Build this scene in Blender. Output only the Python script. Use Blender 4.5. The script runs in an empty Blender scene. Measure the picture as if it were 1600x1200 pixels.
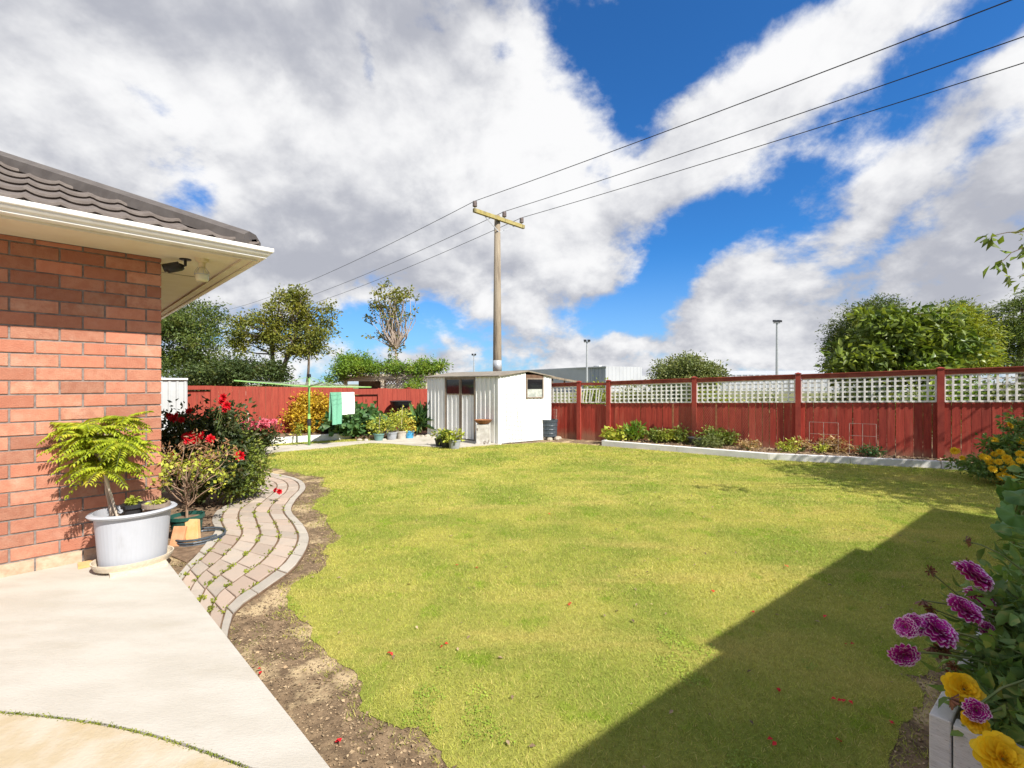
import bpy, math, random
import numpy as np
from mathutils import Vector, Matrix, noise as mnoise
R = math.radians
random.seed(7); rng = np.random.default_rng(11)
S = bpy.context.scene
C = S.collection

# ------------------------------------------------------------------ camera
H = 1.5; F = 720.0
cam = bpy.data.cameras.new('camera'); camo = bpy.data.objects.new('camera', cam); C.objects.link(camo)
camo.location = (0, 0, H); camo.rotation_euler = (R(90), 0, 0)
cam.sensor_width = 36; cam.lens = 36*F/1600; cam.clip_start = .05; cam.clip_end = 3000
S.camera = camo
S.render.resolution_x = 1024; S.render.resolution_y = 768
S.view_settings.view_transform = 'Standard'; S.view_settings.look = 'None'
S.view_settings.exposure = 0.66; S.view_settings.gamma = 1

# ------------------------------------------------------------------ sun
SUN = Vector((.70, -.714, 1.0)).normalized()      # towards the sun
sl = bpy.data.lights.new('sun', 'SUN'); sl.energy = 5.0; sl.angle = R(.5); sl.color = (1, .95, .87)
so = bpy.data.objects.new('sun', sl); C.objects.link(so)
so.rotation_euler = SUN.to_track_quat('Z', 'Y').to_euler(); so.location = (6, -6, 12)

# ------------------------------------------------------------------ world
W = bpy.data.worlds.new("World"); S.world = W; W.use_nodes = True
nt = W.node_tree; nt.nodes.clear()
class NB:
    def __init__(s, nt): s.nt = nt
    def n(s, t, **k):
        o = s.nt.nodes.new(t)
        for a, b in k.items(): setattr(o, a, b)
        return o
    def l(s, a, b): s.nt.links.new(a, b)
    def put(s, sock, v):
        if hasattr(v, 'is_output') or isinstance(v, bpy.types.NodeSocket): s.l(v, sock)
        else: sock.default_value = v
    def m(s, op, a, b=None, c=None, clamp=False):
        o = s.n('ShaderNodeMath', operation=op, use_clamp=clamp)
        s.put(o.inputs[0], a)
        if b is not None: s.put(o.inputs[1], b)
        if c is not None: s.put(o.inputs[2], c)
        return o.outputs[0]
    def vm(s, op, a, b=None, out=0):
        o = s.n('ShaderNodeVectorMath', operation=op)
        s.put(o.inputs[0], a)
        if b is not None: s.put(o.inputs[1], b)
        return o.outputs[out]
    def noise(s, v, sc, det=4, rough=.5, dist=0, dim='3D', lac=2):
        o = s.n('ShaderNodeTexNoise', noise_dimensions=dim)
        if v is not None: s.l(v, o.inputs['Vector'])
        o.inputs['Scale'].default_value = sc; o.inputs['Detail'].default_value = det
        o.inputs['Roughness'].default_value = rough; o.inputs['Distortion'].default_value = dist
        o.inputs['Lacunarity'].default_value = lac
        return o.outputs['Fac']
    def mr(s, v, a, b, c=0, d=1, smooth=True):
        o = s.n('ShaderNodeMapRange', interpolation_type='SMOOTHSTEP' if smooth else 'LINEAR')
        s.put(o.inputs[0], v)
        for i, q in enumerate((a, b, c, d)): o.inputs[i+1].default_value = q
        return o.outputs[0]
    def mix(s, f, a, b, bt='MIX'):
        o = s.n('ShaderNodeMix', data_type='RGBA', blend_type=bt)
        s.put(o.inputs[0], f)
        for i, q in ((6, a), (7, b)):
            if isinstance(q, tuple): o.inputs[i].default_value = (*q[:3], 1)
            else: s.l(q, o.inputs[i])
        return o.outputs[2]
w = NB(nt)
sky = w.n('ShaderNodeTexSky', sky_type='NISHITA'); sky.sun_disc = False
sky.sun_elevation = math.asin(SUN.z); sky.sun_rotation = math.atan2(SUN.x, SUN.y)
sky.air_density = 1.0; sky.dust_density = .4; sky.ozone_density = 2.5
tc = w.n('ShaderNodeTexCoord')
D = w.vm('NORMALIZE', tc.outputs['Generated'])
sep = w.n('ShaderNodeSeparateXYZ'); w.l(D, sep.inputs[0])
zz = w.m('ADD', w.m('MAXIMUM', sep.outputs[2], 0.0), .60)
def cloudpos(off=(0, 0)):
    c = w.n('ShaderNodeCombineXYZ')
    w.put(c.inputs[0], w.m('ADD', w.m('DIVIDE', sep.outputs[0], zz), off[0]))
    w.put(c.inputs[1], w.m('ADD', w.m('DIVIDE', sep.outputs[1], zz), off[1]))
    return c.outputs[0]
P0 = cloudpos()
SKYOFF = (SUN.x*.07, SUN.y*.07-.03)
P1 = cloudpos(SKYOFF)
n0 = w.noise(P0, 3.6, 8, .60, .10); n1 = w.noise(P1, 3.6, 6, .60, .10)
big = w.noise(P0, .9, 2, .5)
# banks and gaps of cloud by direction: (px,py of the direction, radius, stretch along, angle, strength)
def dirpx(px, py):
    return Vector(((px-800)/F, 1, (600-py)/F)).normalized()
GAPS = [  # negative: blue
 (1010, 60, .27, .12, 25, -.42), (1180, 10, .16, .06, 20, -.26), (905, 50, .05, .08, 20, -.14), (960, 190, .07, .03, -20, -.22),
 (1200, 300, .30, .062, 35, -.48), (1060, 390, .15, .075, 40, -.40), (1400, 215, .20, .035, 35, -.22),
 (1480, 290, .16, .03, 45, -.26), (565, 85, .026, .055, 10, -.44), (215, 165, .06, .035, -15, -.40),
 (325, 318, .10, .06, -30, -.52), (985, 490, .10, .06, 0, -.34), (550, 515, .18, .05, 0, -.32), (680, 510, .12, .05, 0, -.28),
 (1290, 568, .4, .022, 0, -.20), (1590, 20, .10, .05, 0, -.40), (795, 65, .035, .025, 40, -.22),
 (150, 40, .60, .40, 0, .26), (560, 230, .42, .30, 0, .28), (820, 270, .20, .20, 0, .20), (850, 120, .07, .10, 0, .12), (1100, 220, .22, .06, 30, .32), (1340, 130, .26, .09, 22, .24),
 (1260, 400, .34, .07, 32, .26), (1500, 420, .3, .14, 10, .24), (1540, 150, .2, .08, 25, .22), (850, 560, .5, .04, 0, .12), (1450, 520, .4, .05, 0, .16),
 (900, 410, .16, .07, 0, .20), (100, 230, .3, .2, 0, .15)]
LIGHTS = [  # brighter and greyer banks
 (120, 180, .25, .12, 0, .25), (600, 190, .33, .13, 10, .40), (860, 220, .16, .14, 0, .40), (1150, 160, .28, .08, 30, .40), (480, 170, .2, .08, 0, .2),
 (350, 20, .5, .11, 0, -.45), (620, 345, .25, .06, 5, -.35), (700, 420, .3, .05, 0, -.25), (1480, 130, .25, .1, 30, .3), (1350, 350, .2, .06, 30, .35), (1540, 360, .16, .08, 20, -.25),
 (1250, 480, .4, .05, 5, -.15), (200, 300, .3, .06, 0, .1), (880, 420, .2, .04, 0, .2), (880, 510, .2, .03, 0, .2), (820, 470, .2, .03, 0, -.25), (700, 60, .15, .05, 0, -.2)]
cov = w.m('ADD', w.m('MULTIPLY_ADD', n0, 2.15, -.60), w.m('MULTIPLY', big, .05))
warp = w.n('ShaderNodeTexNoise'); w.l(P0, warp.inputs['Vector']); warp.inputs['Scale'].default_value = 2.2; warp.inputs['Detail'].default_value = 3
wv = w.vm('SCALE', w.vm('SUBTRACT', warp.outputs['Color'], (.5, .5, .5))); wv.node.inputs['Scale'].default_value = .16
DW = w.vm('ADD', D, wv)
def blobs(L):
    gsum = None
    for (px, py, ra, rb, ang, st) in L:
        d = dirpx(px, py); right = Vector((0, 0, 1)).cross(d).normalized()*-1; up = right.cross(d).normalized()
        if up.z < 0: up = -up
        a = R(ang); e1 = right*math.cos(a)+up*math.sin(a); e2 = -right*math.sin(a)+up*math.cos(a)
        q = w.vm('SUBTRACT', DW, tuple(d))
        x = w.vm('DOT_PRODUCT', q, tuple(e1/ra), 1); y = w.vm('DOT_PRODUCT', q, tuple(e2/rb), 1)
        r2 = w.m('ADD', w.m('MULTIPLY', x, x), w.m('MULTIPLY', y, y))
        g = w.m('MULTIPLY', w.m('EXPONENT', w.m('MULTIPLY', r2, -1.0)), st)
        gsum = g if gsum is None else w.m('ADD', gsum, g)
    return gsum
gsum = blobs(GAPS)
covt = w.m('ADD', w.m('ADD', cov, gsum), .04)
mask = w.mr(covt, .33, .68)
puff = w.m('MULTIPLY', w.m('SUBTRACT', n0, n1), 3.0)
low = w.noise(P0, 1.6, 4, .5, .2)
base = w.m('ADD', w.mr(low, .34, .62, .25, .85), blobs(LIGHTS))
thick = w.mr(covt, .75, 1.3, 0, .25)
lit = w.m('SUBTRACT', w.m('ADD', puff, base), thick)
lit = w.mr(lit, -.05, 1.1)
ccol = w.mix(lit, (.30, .31, .35), (.615, .615, .62))
hor = w.mr(sep.outputs[2], 0.0, .28, .45, 0)
skyc = w.mix(1.0, sky.outputs[0], (.022, .063, .105), 'MULTIPLY')
skyc = w.mix(hor, skyc, (.32, .43, .60))
col = w.mix(mask, skyc, ccol)
bg = w.n('ShaderNodeBackground'); w.l(col, bg.inputs[0]); bg.inputs[1].default_value = 1.0
ow = w.n('ShaderNodeOutputWorld'); w.l(bg.outputs[0], ow.inputs[0])
try:
    W.cycles.sampling_method = 'MANUAL'; W.cycles.sample_map_resolution = 512
except Exception: pass

# ------------------------------------------------------------------ helpers
def G(px, py, z=0.0):
    d = (H-z)*F/(py-600); return Vector(((px-800)/F*d, d, z))
def P(px, py, Y): return Vector(((px-800)/F*Y, Y, H+(600-py)/F*Y))
def V(*a): return Vector(a)

def material(name, c1, c2=None, scale=6, rough=.7, bump=0, bscale=None, isl=0, c3=None, c3scale=1.5, c3lo=.5, c3hi=.7,
             metal=0, stretch=None, detail=5, trans=0, spec=.4, lo=.35, hi=.65, islhue=None, speck=0, speckscale=160, speckcol=(.05, .04, .03)):
    M = bpy.data.materials.new(name); M.use_nodes = True; t = M.node_tree; b = NB(t)
    bs = t.nodes['Principled BSDF']; out = t.nodes['Material Output']
    co = b.n('ShaderNodeTexCoord').outputs['Object']
    if stretch:
        mp = b.n('ShaderNodeMapping'); b.l(co, mp.inputs[0]); mp.inputs['Scale'].default_value = stretch; co = mp.outputs[0]
    c2 = c2 or c1
    nz = b.noise(co, scale, detail, .6)
    col = b.mix(b.mr(nz, lo, hi), tuple(c1), tuple(c2))
    if c3:
        col = b.mix(b.mr(b.noise(co, c3scale, 6, .6), c3lo, c3hi), col, tuple(c3))
    if speck: col = b.mix(b.m('MULTIPLY', b.mr(b.noise(co, speckscale, 3, .7), .56, .70), speck), col, speckcol)
    if isl or islhue:
        ge = b.n('ShaderNodeNewGeometry').outputs['Random Per Island']
        if islhue: col = b.mix(ge, col, b.mix(.75, col, tuple(islhue)))
        hs = b.n('ShaderNodeHueSaturation'); b.l(col, hs.inputs['Color'])
        wn = b.n('ShaderNodeTexWhiteNoise', noise_dimensions='1D'); b.l(ge, wn.inputs['W'])
        b.l(b.mr(wn.outputs['Value'], 0, 1, 1-isl, 1+isl, False), hs.inputs['Value']); col = hs.outputs[0]
    b.l(col, bs.inputs['Base Color'])
    bs.inputs['Roughness'].default_value = rough; bs.inputs['Metallic'].default_value = metal
    bs.inputs['Specular IOR Level'].default_value = spec
    if bump:
        bu = b.n('ShaderNodeBump'); bu.inputs['Strength'].default_value = bump; bu.inputs['Distance'].default_value = .01
        b.l(b.noise(co, bscale or scale*4, 5, .65), bu.inputs['Height']); b.l(bu.outputs[0], bs.inputs['Normal'])
    if trans:
        tr = b.n('ShaderNodeBsdfTranslucent'); b.l(b.mix(1.0, col, (1.25, 1.2, .6), 'MULTIPLY'), tr.inputs[0])
        mx = b.n('ShaderNodeMixShader'); mx.inputs[0].default_value = trans
        b.l(bs.outputs[0], mx.inputs[1]); b.l(tr.outputs[0], mx.inputs[2]); b.l(mx.outputs[0], out.inputs[0])
    return M

class MB:
    def __init__(s): s.v = []; s.f = []; s.n = 0
    def add(s, vs, fs):
        s.v.extend([tuple(q) for q in vs]); s.f.extend([tuple(i+s.n for i in f) for f in fs]); s.n += len(vs); return s
    def frame_box(s, o, a, b, c):     # o corner; a,b,c edge vectors
        o, a, b, c = map(Vector, (o, a, b, c))
        vs = [o, o+a, o+a+b, o+b, o+c, o+a+c, o+a+b+c, o+b+c]
        fs = [(0, 3, 2, 1), (4, 5, 6, 7), (0, 1, 5, 4), (1, 2, 6, 5), (2, 3, 7, 6), (3, 0, 4, 7)]
        if a.cross(b).dot(c) < 0: fs = [f[::-1] for f in fs]
        return s.add(vs, fs)
    def box(s, x0, x1, y0, y1, z0, z1): return s.frame_box((x0, y0, z0), (x1-x0, 0, 0), (0, y1-y0, 0), (0, 0, z1-z0))
    def bar(s, p, q, w, t, up=(0, 0, 1)):     # bar from p to q, width w sideways, t along up
        p, q = Vector(p), Vector(q); d = (q-p); up = Vector(up); sd = d.cross(up)
        if sd.length < 1e-6: sd = d.cross(Vector((1, 0, 0)))
        sd.normalize(); u = sd.cross(d).normalized()
        return s.frame_box(p-sd*w/2-u*t/2, d, sd*w, u*t)
    def tube(s, pts, rad, n=6, cap=True):
        pts = [Vector(p) for p in pts]
        if not hasattr(rad, '__len__'): rad = [rad]*len(pts)
        vs = []; pu = None
        for i, p in enumerate(pts):
            d = (pts[min(i+1, len(pts)-1)]-pts[max(i-1, 0)])
            if d.length < 1e-9: d = Vector((0, 0, 1))
            d.normalize()
            if pu is None: pu = d.orthogonal().normalized()
            else:
                pu = pu-d*pu.dot(d)
                pu = pu.normalized() if pu.length > 1e-6 else d.orthogonal().normalized()
            w_ = d.cross(pu)
            for k in range(n):
                a = 2*math.pi*k/n; vs.append(p+(pu*math.cos(a)+w_*math.sin(a))*rad[i])
        fs = [(i*n+k, i*n+(k+1) % n, (i+1)*n+(k+1) % n, (i+1)*n+k) for i in range(len(pts)-1) for k in range(n)]
        if cap: fs += [tuple(range(n))[::-1], tuple((len(pts)-1)*n+k for k in range(n))]
        return s.add(vs, fs)
    def lathe(s, c, prof, n=24, sx=1, sy=1, rot=0):   # prof: (r,z) list
        c = Vector(c); vs = []
        for r, z in prof:
            for k in range(n):
                a = 2*math.pi*k/n; x = r*sx*math.cos(a); y = r*sy*math.sin(a)
                vs.append(c+Vector((x*math.cos(rot)-y*math.sin(rot), x*math.sin(rot)+y*math.cos(rot), z)))
        fs = [(i*n+k, i*n+(k+1) % n, (i+1)*n+(k+1) % n, (i+1)*n+k) for i in range(len(prof)-1) for k in range(n)]
        fs += [tuple(range(n))[::-1], tuple((len(prof)-1)*n+k for k in range(n))]
        return s.add(vs, fs)
    def prism(s, poly, z0, z1, bev=0):
        n = len(poly); poly = [Vector((p[0], p[1], 0)) for p in poly]
        ar = sum(poly[i].x*poly[(i+1) % n].y-poly[(i+1) % n].x*poly[i].y for i in range(n))
        if ar < 0: poly = poly[::-1]
        z = Vector((0, 0, 1))
        if bev:
            cx = sum(poly, Vector())/n
            ins = [p+(cx-p).normalized()*bev*1.4 for p in poly]
            vs = [p+z*z0 for p in poly]+[p+z*(z1-bev) for p in poly]+[p+z*z1 for p in ins]
            fs = [tuple(range(n))[::-1], tuple(range(2*n, 3*n))]
            for b in (0, n): fs += [(b+i, b+(i+1) % n, b+n+(i+1) % n, b+n+i) for i in range(n)]
        else:
            vs = [p+z*z0 for p in poly]+[p+z*z1 for p in poly]
            fs = [tuple(range(n))[::-1], tuple(range(n, 2*n))]+[(i, (i+1) % n, n+(i+1) % n, n+i) for i in range(n)]
        return s.add(vs, fs)
    def build(s, name, mat, parent=None, smooth=False, base=None, **tags):
        return mesh_obj(name, np.array(s.v, dtype=float).reshape(-1, 3), s.f, mat, parent, smooth, base, **tags)

def wloc(o):
    l = Vector((0, 0, 0))
    while o: l = l+o.location; o = o.parent
    return l
def mesh_obj(name, v, f, mat, parent=None, smooth=False, base=None, **tags):
    me = bpy.data.meshes.new(name)
    if parent is not None: org = wloc(parent)
    elif base is not None: org = Vector(base)
    else: org = Vector((0, 0, 0))
    v = np.asarray(v, dtype=float)-np.array(org)
    if isinstance(f, np.ndarray):
        k = f.shape[1]; me.vertices.add(len(v)); me.vertices.foreach_set('co', v.ravel())
        me.loops.add(f.size); me.loops.foreach_set('vertex_index', f.ravel().astype(np.int32))
        me.polygons.add(len(f)); me.polygons.foreach_set('loop_start', np.arange(0, f.size, k, dtype=np.int32))
        me.update(calc_edges=True)
    else: me.from_pydata(v.tolist(), [], f)
    if mat: me.materials.append(mat)
    if smooth: me.polygons.foreach_set('use_smooth', [True]*len(me.polygons))
    me.update()
    o = bpy.data.objects.new(name, me); C.objects.link(o)
    if parent is not None: o.parent = parent
    else: o.location = org
    for k_, t in tags.items(): o[k_] = t
    return o
def thing(name, label, cat, loc=(0, 0, 0), group=None):
    o = bpy.data.objects.new(name, None); C.objects.link(o); o.location = loc; o.empty_display_size = .1
    o['label'] = label; o['category'] = cat
    if group: o['group'] = group
    return o
def T(label, cat, group=None):
    d = dict(label=label, category=cat)
    if group: d['group'] = group
    return d
STR = dict(kind='structure')

# leaves as numpy: folded diamonds.  centers Nx3, dirs Nx3 (tip direction), length, width ratio
def leaf_mesh(c, d, L, wr=.5, fold=.18, curl=.15, up=None):
    n = len(c); d = d/np.linalg.norm(d, axis=1, keepdims=True)
    r = rng.normal(size=(n, 3)) if up is None else up+rng.normal(size=(n, 3))*.35
    s = np.cross(d, r); s /= np.linalg.norm(s, axis=1, keepdims=True)+1e-9
    nn = np.cross(s, d); L = np.broadcast_to(np.asarray(L), (n,))[:, None]
    b = c; t = c+d*L-nn*L*curl; m = c+d*L*.48
    l = m+s*L*wr/2+nn*L*fold*wr; r_ = m-s*L*wr/2+nn*L*fold*wr
    v = np.stack([b, r_, t, l], 1).reshape(-1, 3)
    i = np.arange(n)[:, None]*4
    f = np.concatenate([np.concatenate([i, i+1, i+2], 1), np.concatenate([i, i+2, i+3], 1)], 0)
    return v, f
def leaf6_mesh(c, d, L, wr=.55, fold=.12, curl=.3, up=None, prof=((.28, .8), (.62, 1.0))):
    n = len(c); d = d/np.linalg.norm(d, axis=1, keepdims=True)
    r = rng.normal(size=(n, 3)) if up is None else up+rng.normal(size=(n, 3))*.3
    s = np.cross(d, r); s /= np.linalg.norm(s, axis=1, keepdims=True)+1e-9
    nn = np.cross(s, d); L = np.broadcast_to(np.asarray(L), (n,))[:, None]
    q = lambda a: c+d*L*a-nn*L*curl*a*a
    P_ = [q(0)]
    for a, w_ in prof:
        m = q(a); P_ += [m, m-s*L*wr*.5*w_+nn*L*fold*w_, m+s*L*wr*.5*w_+nn*L*fold*w_]
    P_.append(q(1.0))
    v = np.stack(P_, 1).reshape(-1, 3); i = np.arange(n)[:, None]*8
    F_ = [(0, 2, 1), (0, 1, 3), (1, 2, 5), (1, 5, 4), (1, 4, 6), (1, 6, 3), (4, 5, 7), (4, 7, 6)]
    f = np.concatenate([np.concatenate([i+a for a in t], 1) for t in F_], 0)
    return v, f
def petal_mesh(c, d, L, wr=.4, curl=.12, up=None, cup=.12, seed=0):
    # blunt petals; returns the body and the tip as two meshes
    n = len(c); d = d/np.linalg.norm(d, axis=1, keepdims=True); s = np.cross(d, up); s /= np.linalg.norm(s, axis=1, keepdims=True)+1e-9
    nn = np.cross(s, d); L = np.asarray(L)[:, None]
    q = lambda a, w_: (c+d*L*a-nn*L*(curl*a*a)-s*L*wr*.5*w_+nn*L*cup*abs(w_)*a)
    body = [q(0, .0), q(.35, -.55), q(.35, 0), q(.35, .55), q(.80, -1), q(.92, 0), q(.80, 1)]
    tip = [q(.80, -1), q(.92, 0), q(.80, 1), q(.97, -.55), q(1.0, 0), q(.97, .55)]
    vb = np.stack(body, 1).reshape(-1, 3); i = np.arange(n)[:, None]*7
    fb = np.concatenate([np.concatenate([i+a for a in t], 1) for t in ((0, 1, 2), (0, 2, 3), (1, 4, 5), (1, 5, 2), (2, 5, 6), (2, 6, 3))], 0)
    vt = np.stack(tip, 1).reshape(-1, 3); i = np.arange(n)[:, None]*6
    ft = np.concatenate([np.concatenate([i+a for a in t], 1) for t in ((0, 3, 4), (0, 4, 1), (1, 4, 5), (1, 5, 2))], 0)
    return (vb, fb), (vt, ft)
def rnd_dirs(n, upb=0.0):
    d = rng.normal(size=(n, 3)); d /= np.linalg.norm(d, axis=1, keepdims=True); d[:, 2] += upb; return d
def ell_pts(n, c, r, shell=.5):
    """points in an ellipsoid, biased to the outer shell"""
    d = rng.normal(size=(n, 3)); d /= np.linalg.norm(d, axis=1, keepdims=True)
    rad = rng.random(n)**(1/3); rad = rad*(1-shell)+shell*(.75+.25*rng.random(n))*np.where(rng.random(n) < .8, 1, .6)
    return np.array(c)+d*rad[:, None]*np.array(r)
def clumps(ells, nclump, crad, nleaf, L, wr=.5, droop=-.1, shell=.5, flat=.7, curl=.15, six=False):
    vol = np.array([e[1][0]*e[1][1]*e[1][2] for e in ells])**.75; vol /= vol.sum()
    cs = []
    for (c, r), p in zip(ells, vol): cs.append(ell_pts(max(1, int(round(nclump*p))), c, r, shell))
    cs = np.concatenate(cs); k = len(cs)
    cr = crad*(.55+.9*rng.random(k))
    m = np.maximum(3, (nleaf*(cr/crad)**2).astype(int)); idx = np.repeat(np.arange(k), m)
    off = rng.normal(size=(len(idx), 3))*.55; off[:, 2] *= flat
    pts = cs[idx]+off*cr[idx][:, None]
    d = off+rnd_dirs(len(idx))*.8; d[:, 2] += droop
    v, f = (leaf6_mesh if six else leaf_mesh)(pts, d, L*(.6+.7*rng.random(len(idx))), wr, curl=curl)
    return v, f, cs
def merge(*vf):
    vs = []; fs = []; n = 0
    for v, f in vf: vs.append(v); fs.append(f+n); n += len(v)
    return np.concatenate(vs), np.concatenate(fs)
def limb(mb, a, b, r0, r1, n=6, seg=5, wob=.06, sag=0):
    a, b = Vector(a), Vector(b); L = (b-a).length; pts = []; rr = []
    o = Vector(rng.normal(size=3))*wob*L; o2 = Vector(rng.normal(size=3))*wob*L*.5
    for i in range(seg+1):
        t = i/seg; pts.append(a.lerp(b, t)+o*math.sin(math.pi*t)+o2*math.sin(2*math.pi*t)+Vector((0, 0, sag*L*math.sin(math.pi*t)))); rr.append(r0*(1-t)+r1*t)
    mb.tube(pts, rr, n); return pts

# ------------------------------------------------------------------ materials
M = {}
M['brick'] = material('brick', (.385, .165, .105), (.47, .235, .155), 16, .9, .7, 110, isl=.24, c3=(.54, .36, .27), c3scale=4.5, c3lo=.54, c3hi=.80, islhue=(.42, .15, .09), detail=9, speck=.30, speckscale=150, speckcol=(.20, .07, .045))
M['brick_pale'] = material('brick_pale', (.42, .27, .18), (.52, .38, .27), 12, .9, .5, 60, isl=.12)
M['mortar'] = material('mortar', (.17, .14, .125), (.25, .21, .19), 30, .95, .3)
M['roof_tile'] = material('roof_tile', (.115, .092, .078), (.155, .128, .110), 14, .62, .25, 300)
M['ridge'] = material('ridge', (.085, .072, .064), (.11, .095, .085), 10, .55, .1)
M['white_paint'] = material('white_paint', (.80, .79, .76), (.74, .72, .68), 5, .35, .03)
M['soffit'] = material('soffit', (.74, .68, .56), (.70, .63, .50), 4, .6, .05)
M['cream_trim'] = material('cream_trim', (.72, .66, .54), (.66, .60, .48), 4, .6, .05)
M['concrete'] = material('concrete', (.475, .445, .39), (.42, .39, .335), 2.6, .85, .35, 60, c3=(.37, .335, .27), c3scale=1.1, c3lo=.5, c3hi=.75, stretch=(.8, 2.2, 1), detail=9, speck=.22, speckscale=70, speckcol=(.30, .26, .20))
M['concrete_y'] = material('concrete_y', (.42, .34, .22), (.48, .42, .33), 5, .85, .4, 50, c3=(.42, .32, .18), c3scale=3, c3lo=.5, c3hi=.75)
M['concrete_old'] = material('concrete_old', (.42, .38, .31), (.50, .46, .39), 4, .9, .4, 50, c3=(.30, .27, .2), c3scale=2)
M['paver'] = material('paver', (.42, .355, .29), (.37, .33, .28), 6, .9, .5, 120, isl=.13, islhue=(.42, .31, .24), c3=(.30, .26, .20), c3scale=7, c3lo=.55, c3hi=.75, speck=.35, speckscale=110, speckcol=(.16, .14, .11))
M['paver_edge'] = material('paver_edge', (.37, .335, .285), (.41, .37, .315), 8, .9, .5, 120, isl=.12)
M['joint'] = material('joint', (.12, .07, .04), (.19, .12, .07), 30, 1, .5, 200)
M['soil'] = material('soil', (.12, .080, .045), (.24, .165, .095), 14, 1, .8, 70, c3=(.46, .35, .20), c3scale=2.6, c3lo=.50, c3hi=.62, detail=8)
M['bedsoil'] = material('bedsoil', (.14, .09, .055), (.24, .16, .10), 18, 1, 1.0, 60, c3=(.30, .22, .14), c3scale=5)
M['chips'] = material('chips', (.22, .15, .085), (.12, .075, .042), 20, .95, isl=.55, islhue=(.40, .30, .18))
M['fence_red'] = material('fence_red', (.30, .034, .020), (.40, .052, .030), 3, .62, .3, 60, isl=.20, stretch=(9, 9, .8), c3=(.42, .09, .055), c3scale=1.0, speck=.4, speckscale=9, speckcol=(.16, .03, .02))
M['fence_far'] = material('fence_far', (.26, .036, .020), (.33, .054, .030), 3, .7, .3, 60, isl=.10, stretch=(9, 9, .8), c3=(.30, .05, .03), c3scale=1.0)
M['rail_red'] = material('rail_red', (.22, .036, .022), (.30, .07, .04), 5, .6, .2, 40)
M['post_red'] = material('post_red', (.25, .034, .022), (.32, .05, .03), 5, .6, .2, 40)
M['trellis'] = material('trellis', (.84, .83, .79), (.76, .74, .69), 12, .6, .1)
M['kerb'] = material('kerb', (.74, .73, .70), (.66, .64, .60), 4, .8, .3, 40, c3=(.42, .40, .33), c3scale=5, c3lo=.62, c3hi=.8)
M['shed_white'] = material('shed_white', (.84, .84, .82), (.78, .775, .75), 2, .5, .05, c3=(.60, .55, .46), c3scale=2.5, c3lo=.66, c3hi=.85)
M['planter_paint'] = material('planter_paint', (.70, .69, .66), (.60, .59, .56), 9, .6, .35, 30, stretch=(1, 1, 5), c3=(.36, .33, .27), c3scale=4, c3lo=.62, c3hi=.72, detail=9, speck=.5, speckscale=40, speckcol=(.22, .2, .16))
M['shed_grey'] = material('shed_grey', (.50, .52, .53), (.44, .46, .47), 2, .5)
M['shed_trim'] = material('shed_trim', (.20, .155, .115), (.27, .215, .165), 8, .7, .2)
M['shed_roof'] = material('shed_roof', (.26, .225, .18), (.20, .17, .13), 5, .6, .15, c3=(.30, .26, .2))
M['darkglass'] = material('darkglass', (.012, .013, .015), rough=.08, spec=.6)
M['paleglass'] = material('paleglass', (.30, .33, .30), (.55, .56, .50), 9, .12, spec=.6)
M['galv'] = material('galv', (.46, .47, .48), (.40, .41, .42), 5, .45, .05, metal=.3)
M['warehouse'] = material('warehouse', (.30, .33, .37), (.34, .36, .40), .3, .6)
M['warehouse_light'] = material('warehouse_light', (.40, .41, .43), (.44, .45, .47), .3, .6)
M['rooftop'] = material('rooftop', (.42, .44, .47), (.38, .40, .42), .2, .6)
M['pole'] = material('pole', (.22, .175, .125), (.30, .25, .18), 3, .85, .4, 40, stretch=(8, 8, .6), c3=(.14, .11, .08), c3scale=1)
M['crossarm'] = material('crossarm', (.30, .24, .07), (.38, .32, .13), 6, .85, .3, c3=(.22, .19, .12), c3scale=4)
M['insul'] = material('insul', (.17, .13, .12), (.22, .18, .17), 8, .35)
M['wire'] = material('wire', (.035, .03, .03), rough=.5)
M['black'] = material('black', (.014, .014, .015), (.02, .02, .021), 8, .4, spec=.4)
M['blackpot'] = material('blackpot', (.022, .023, .026), (.035, .036, .04), 8, .5)
M['greypot'] = material('greypot', (.30, .32, .35), (.35, .37, .40), 4, .5, c3=(.25, .25, .26), c3scale=2)
M['tub'] = material('tub', (.37, .385, .42), (.42, .435, .47), 3, .5, .04, c3=(.31, .31, .32), c3scale=3.2, c3lo=.58, c3hi=.8, stretch=(1, 1, .35))
M['greenpot'] = material('greenpot', (.012, .07, .055), (.02, .09, .07), 6, .5)
M['tealpot'] = material('tealpot', (.11, .22, .20), (.15, .27, .25), 6, .5)
M['beigepot'] = material('beigepot', (.42, .38, .32), (.50, .46, .40), 6, .6)
M['bluepot'] = material('bluepot', (.05, .30, .55), (.07, .34, .60), 6, .5)
M['brownpot'] = material('brownpot', (.22, .165, .13), (.27, .21, .165), 9, .6, .1)
M['terracotta'] = material('terracotta', (.50, .24, .12), (.58, .33, .18), 10, .85, .3)
M['sandbrick'] = material('sandbrick', (.58, .34, .13), (.66, .42, .20), 10, .85, .3)
M['board'] = material('board', (.55, .46, .34), (.62, .54, .42), 8, .8, .2, stretch=(2, 10, 10))
M['stake'] = material('stake', (.50, .42, .33), (.60, .52, .43), 8, .8, .1)
M['bark'] = material('bark', (.10, .075, .052), (.17, .13, .095), 10, .95, .6, 30, stretch=(4, 4, .7))
M['palebark'] = material('palebark', (.34, .26, .20), (.46, .38, .31), 8, .9, .4, stretch=(3, 3, .7))
M['twig'] = material('twig', (.26, .17, .11), (.34, .23, .16), 12, .9)
M['stem'] = material('stem', (.12, .18, .045), (.18, .20, .07), 12, .7)
M['hoist'] = material('hoist', (.20, .42, .10), (.26, .48, .14), 6, .35)
M['line'] = material('line', (.55, .6, .52), rough=.5)
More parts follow.
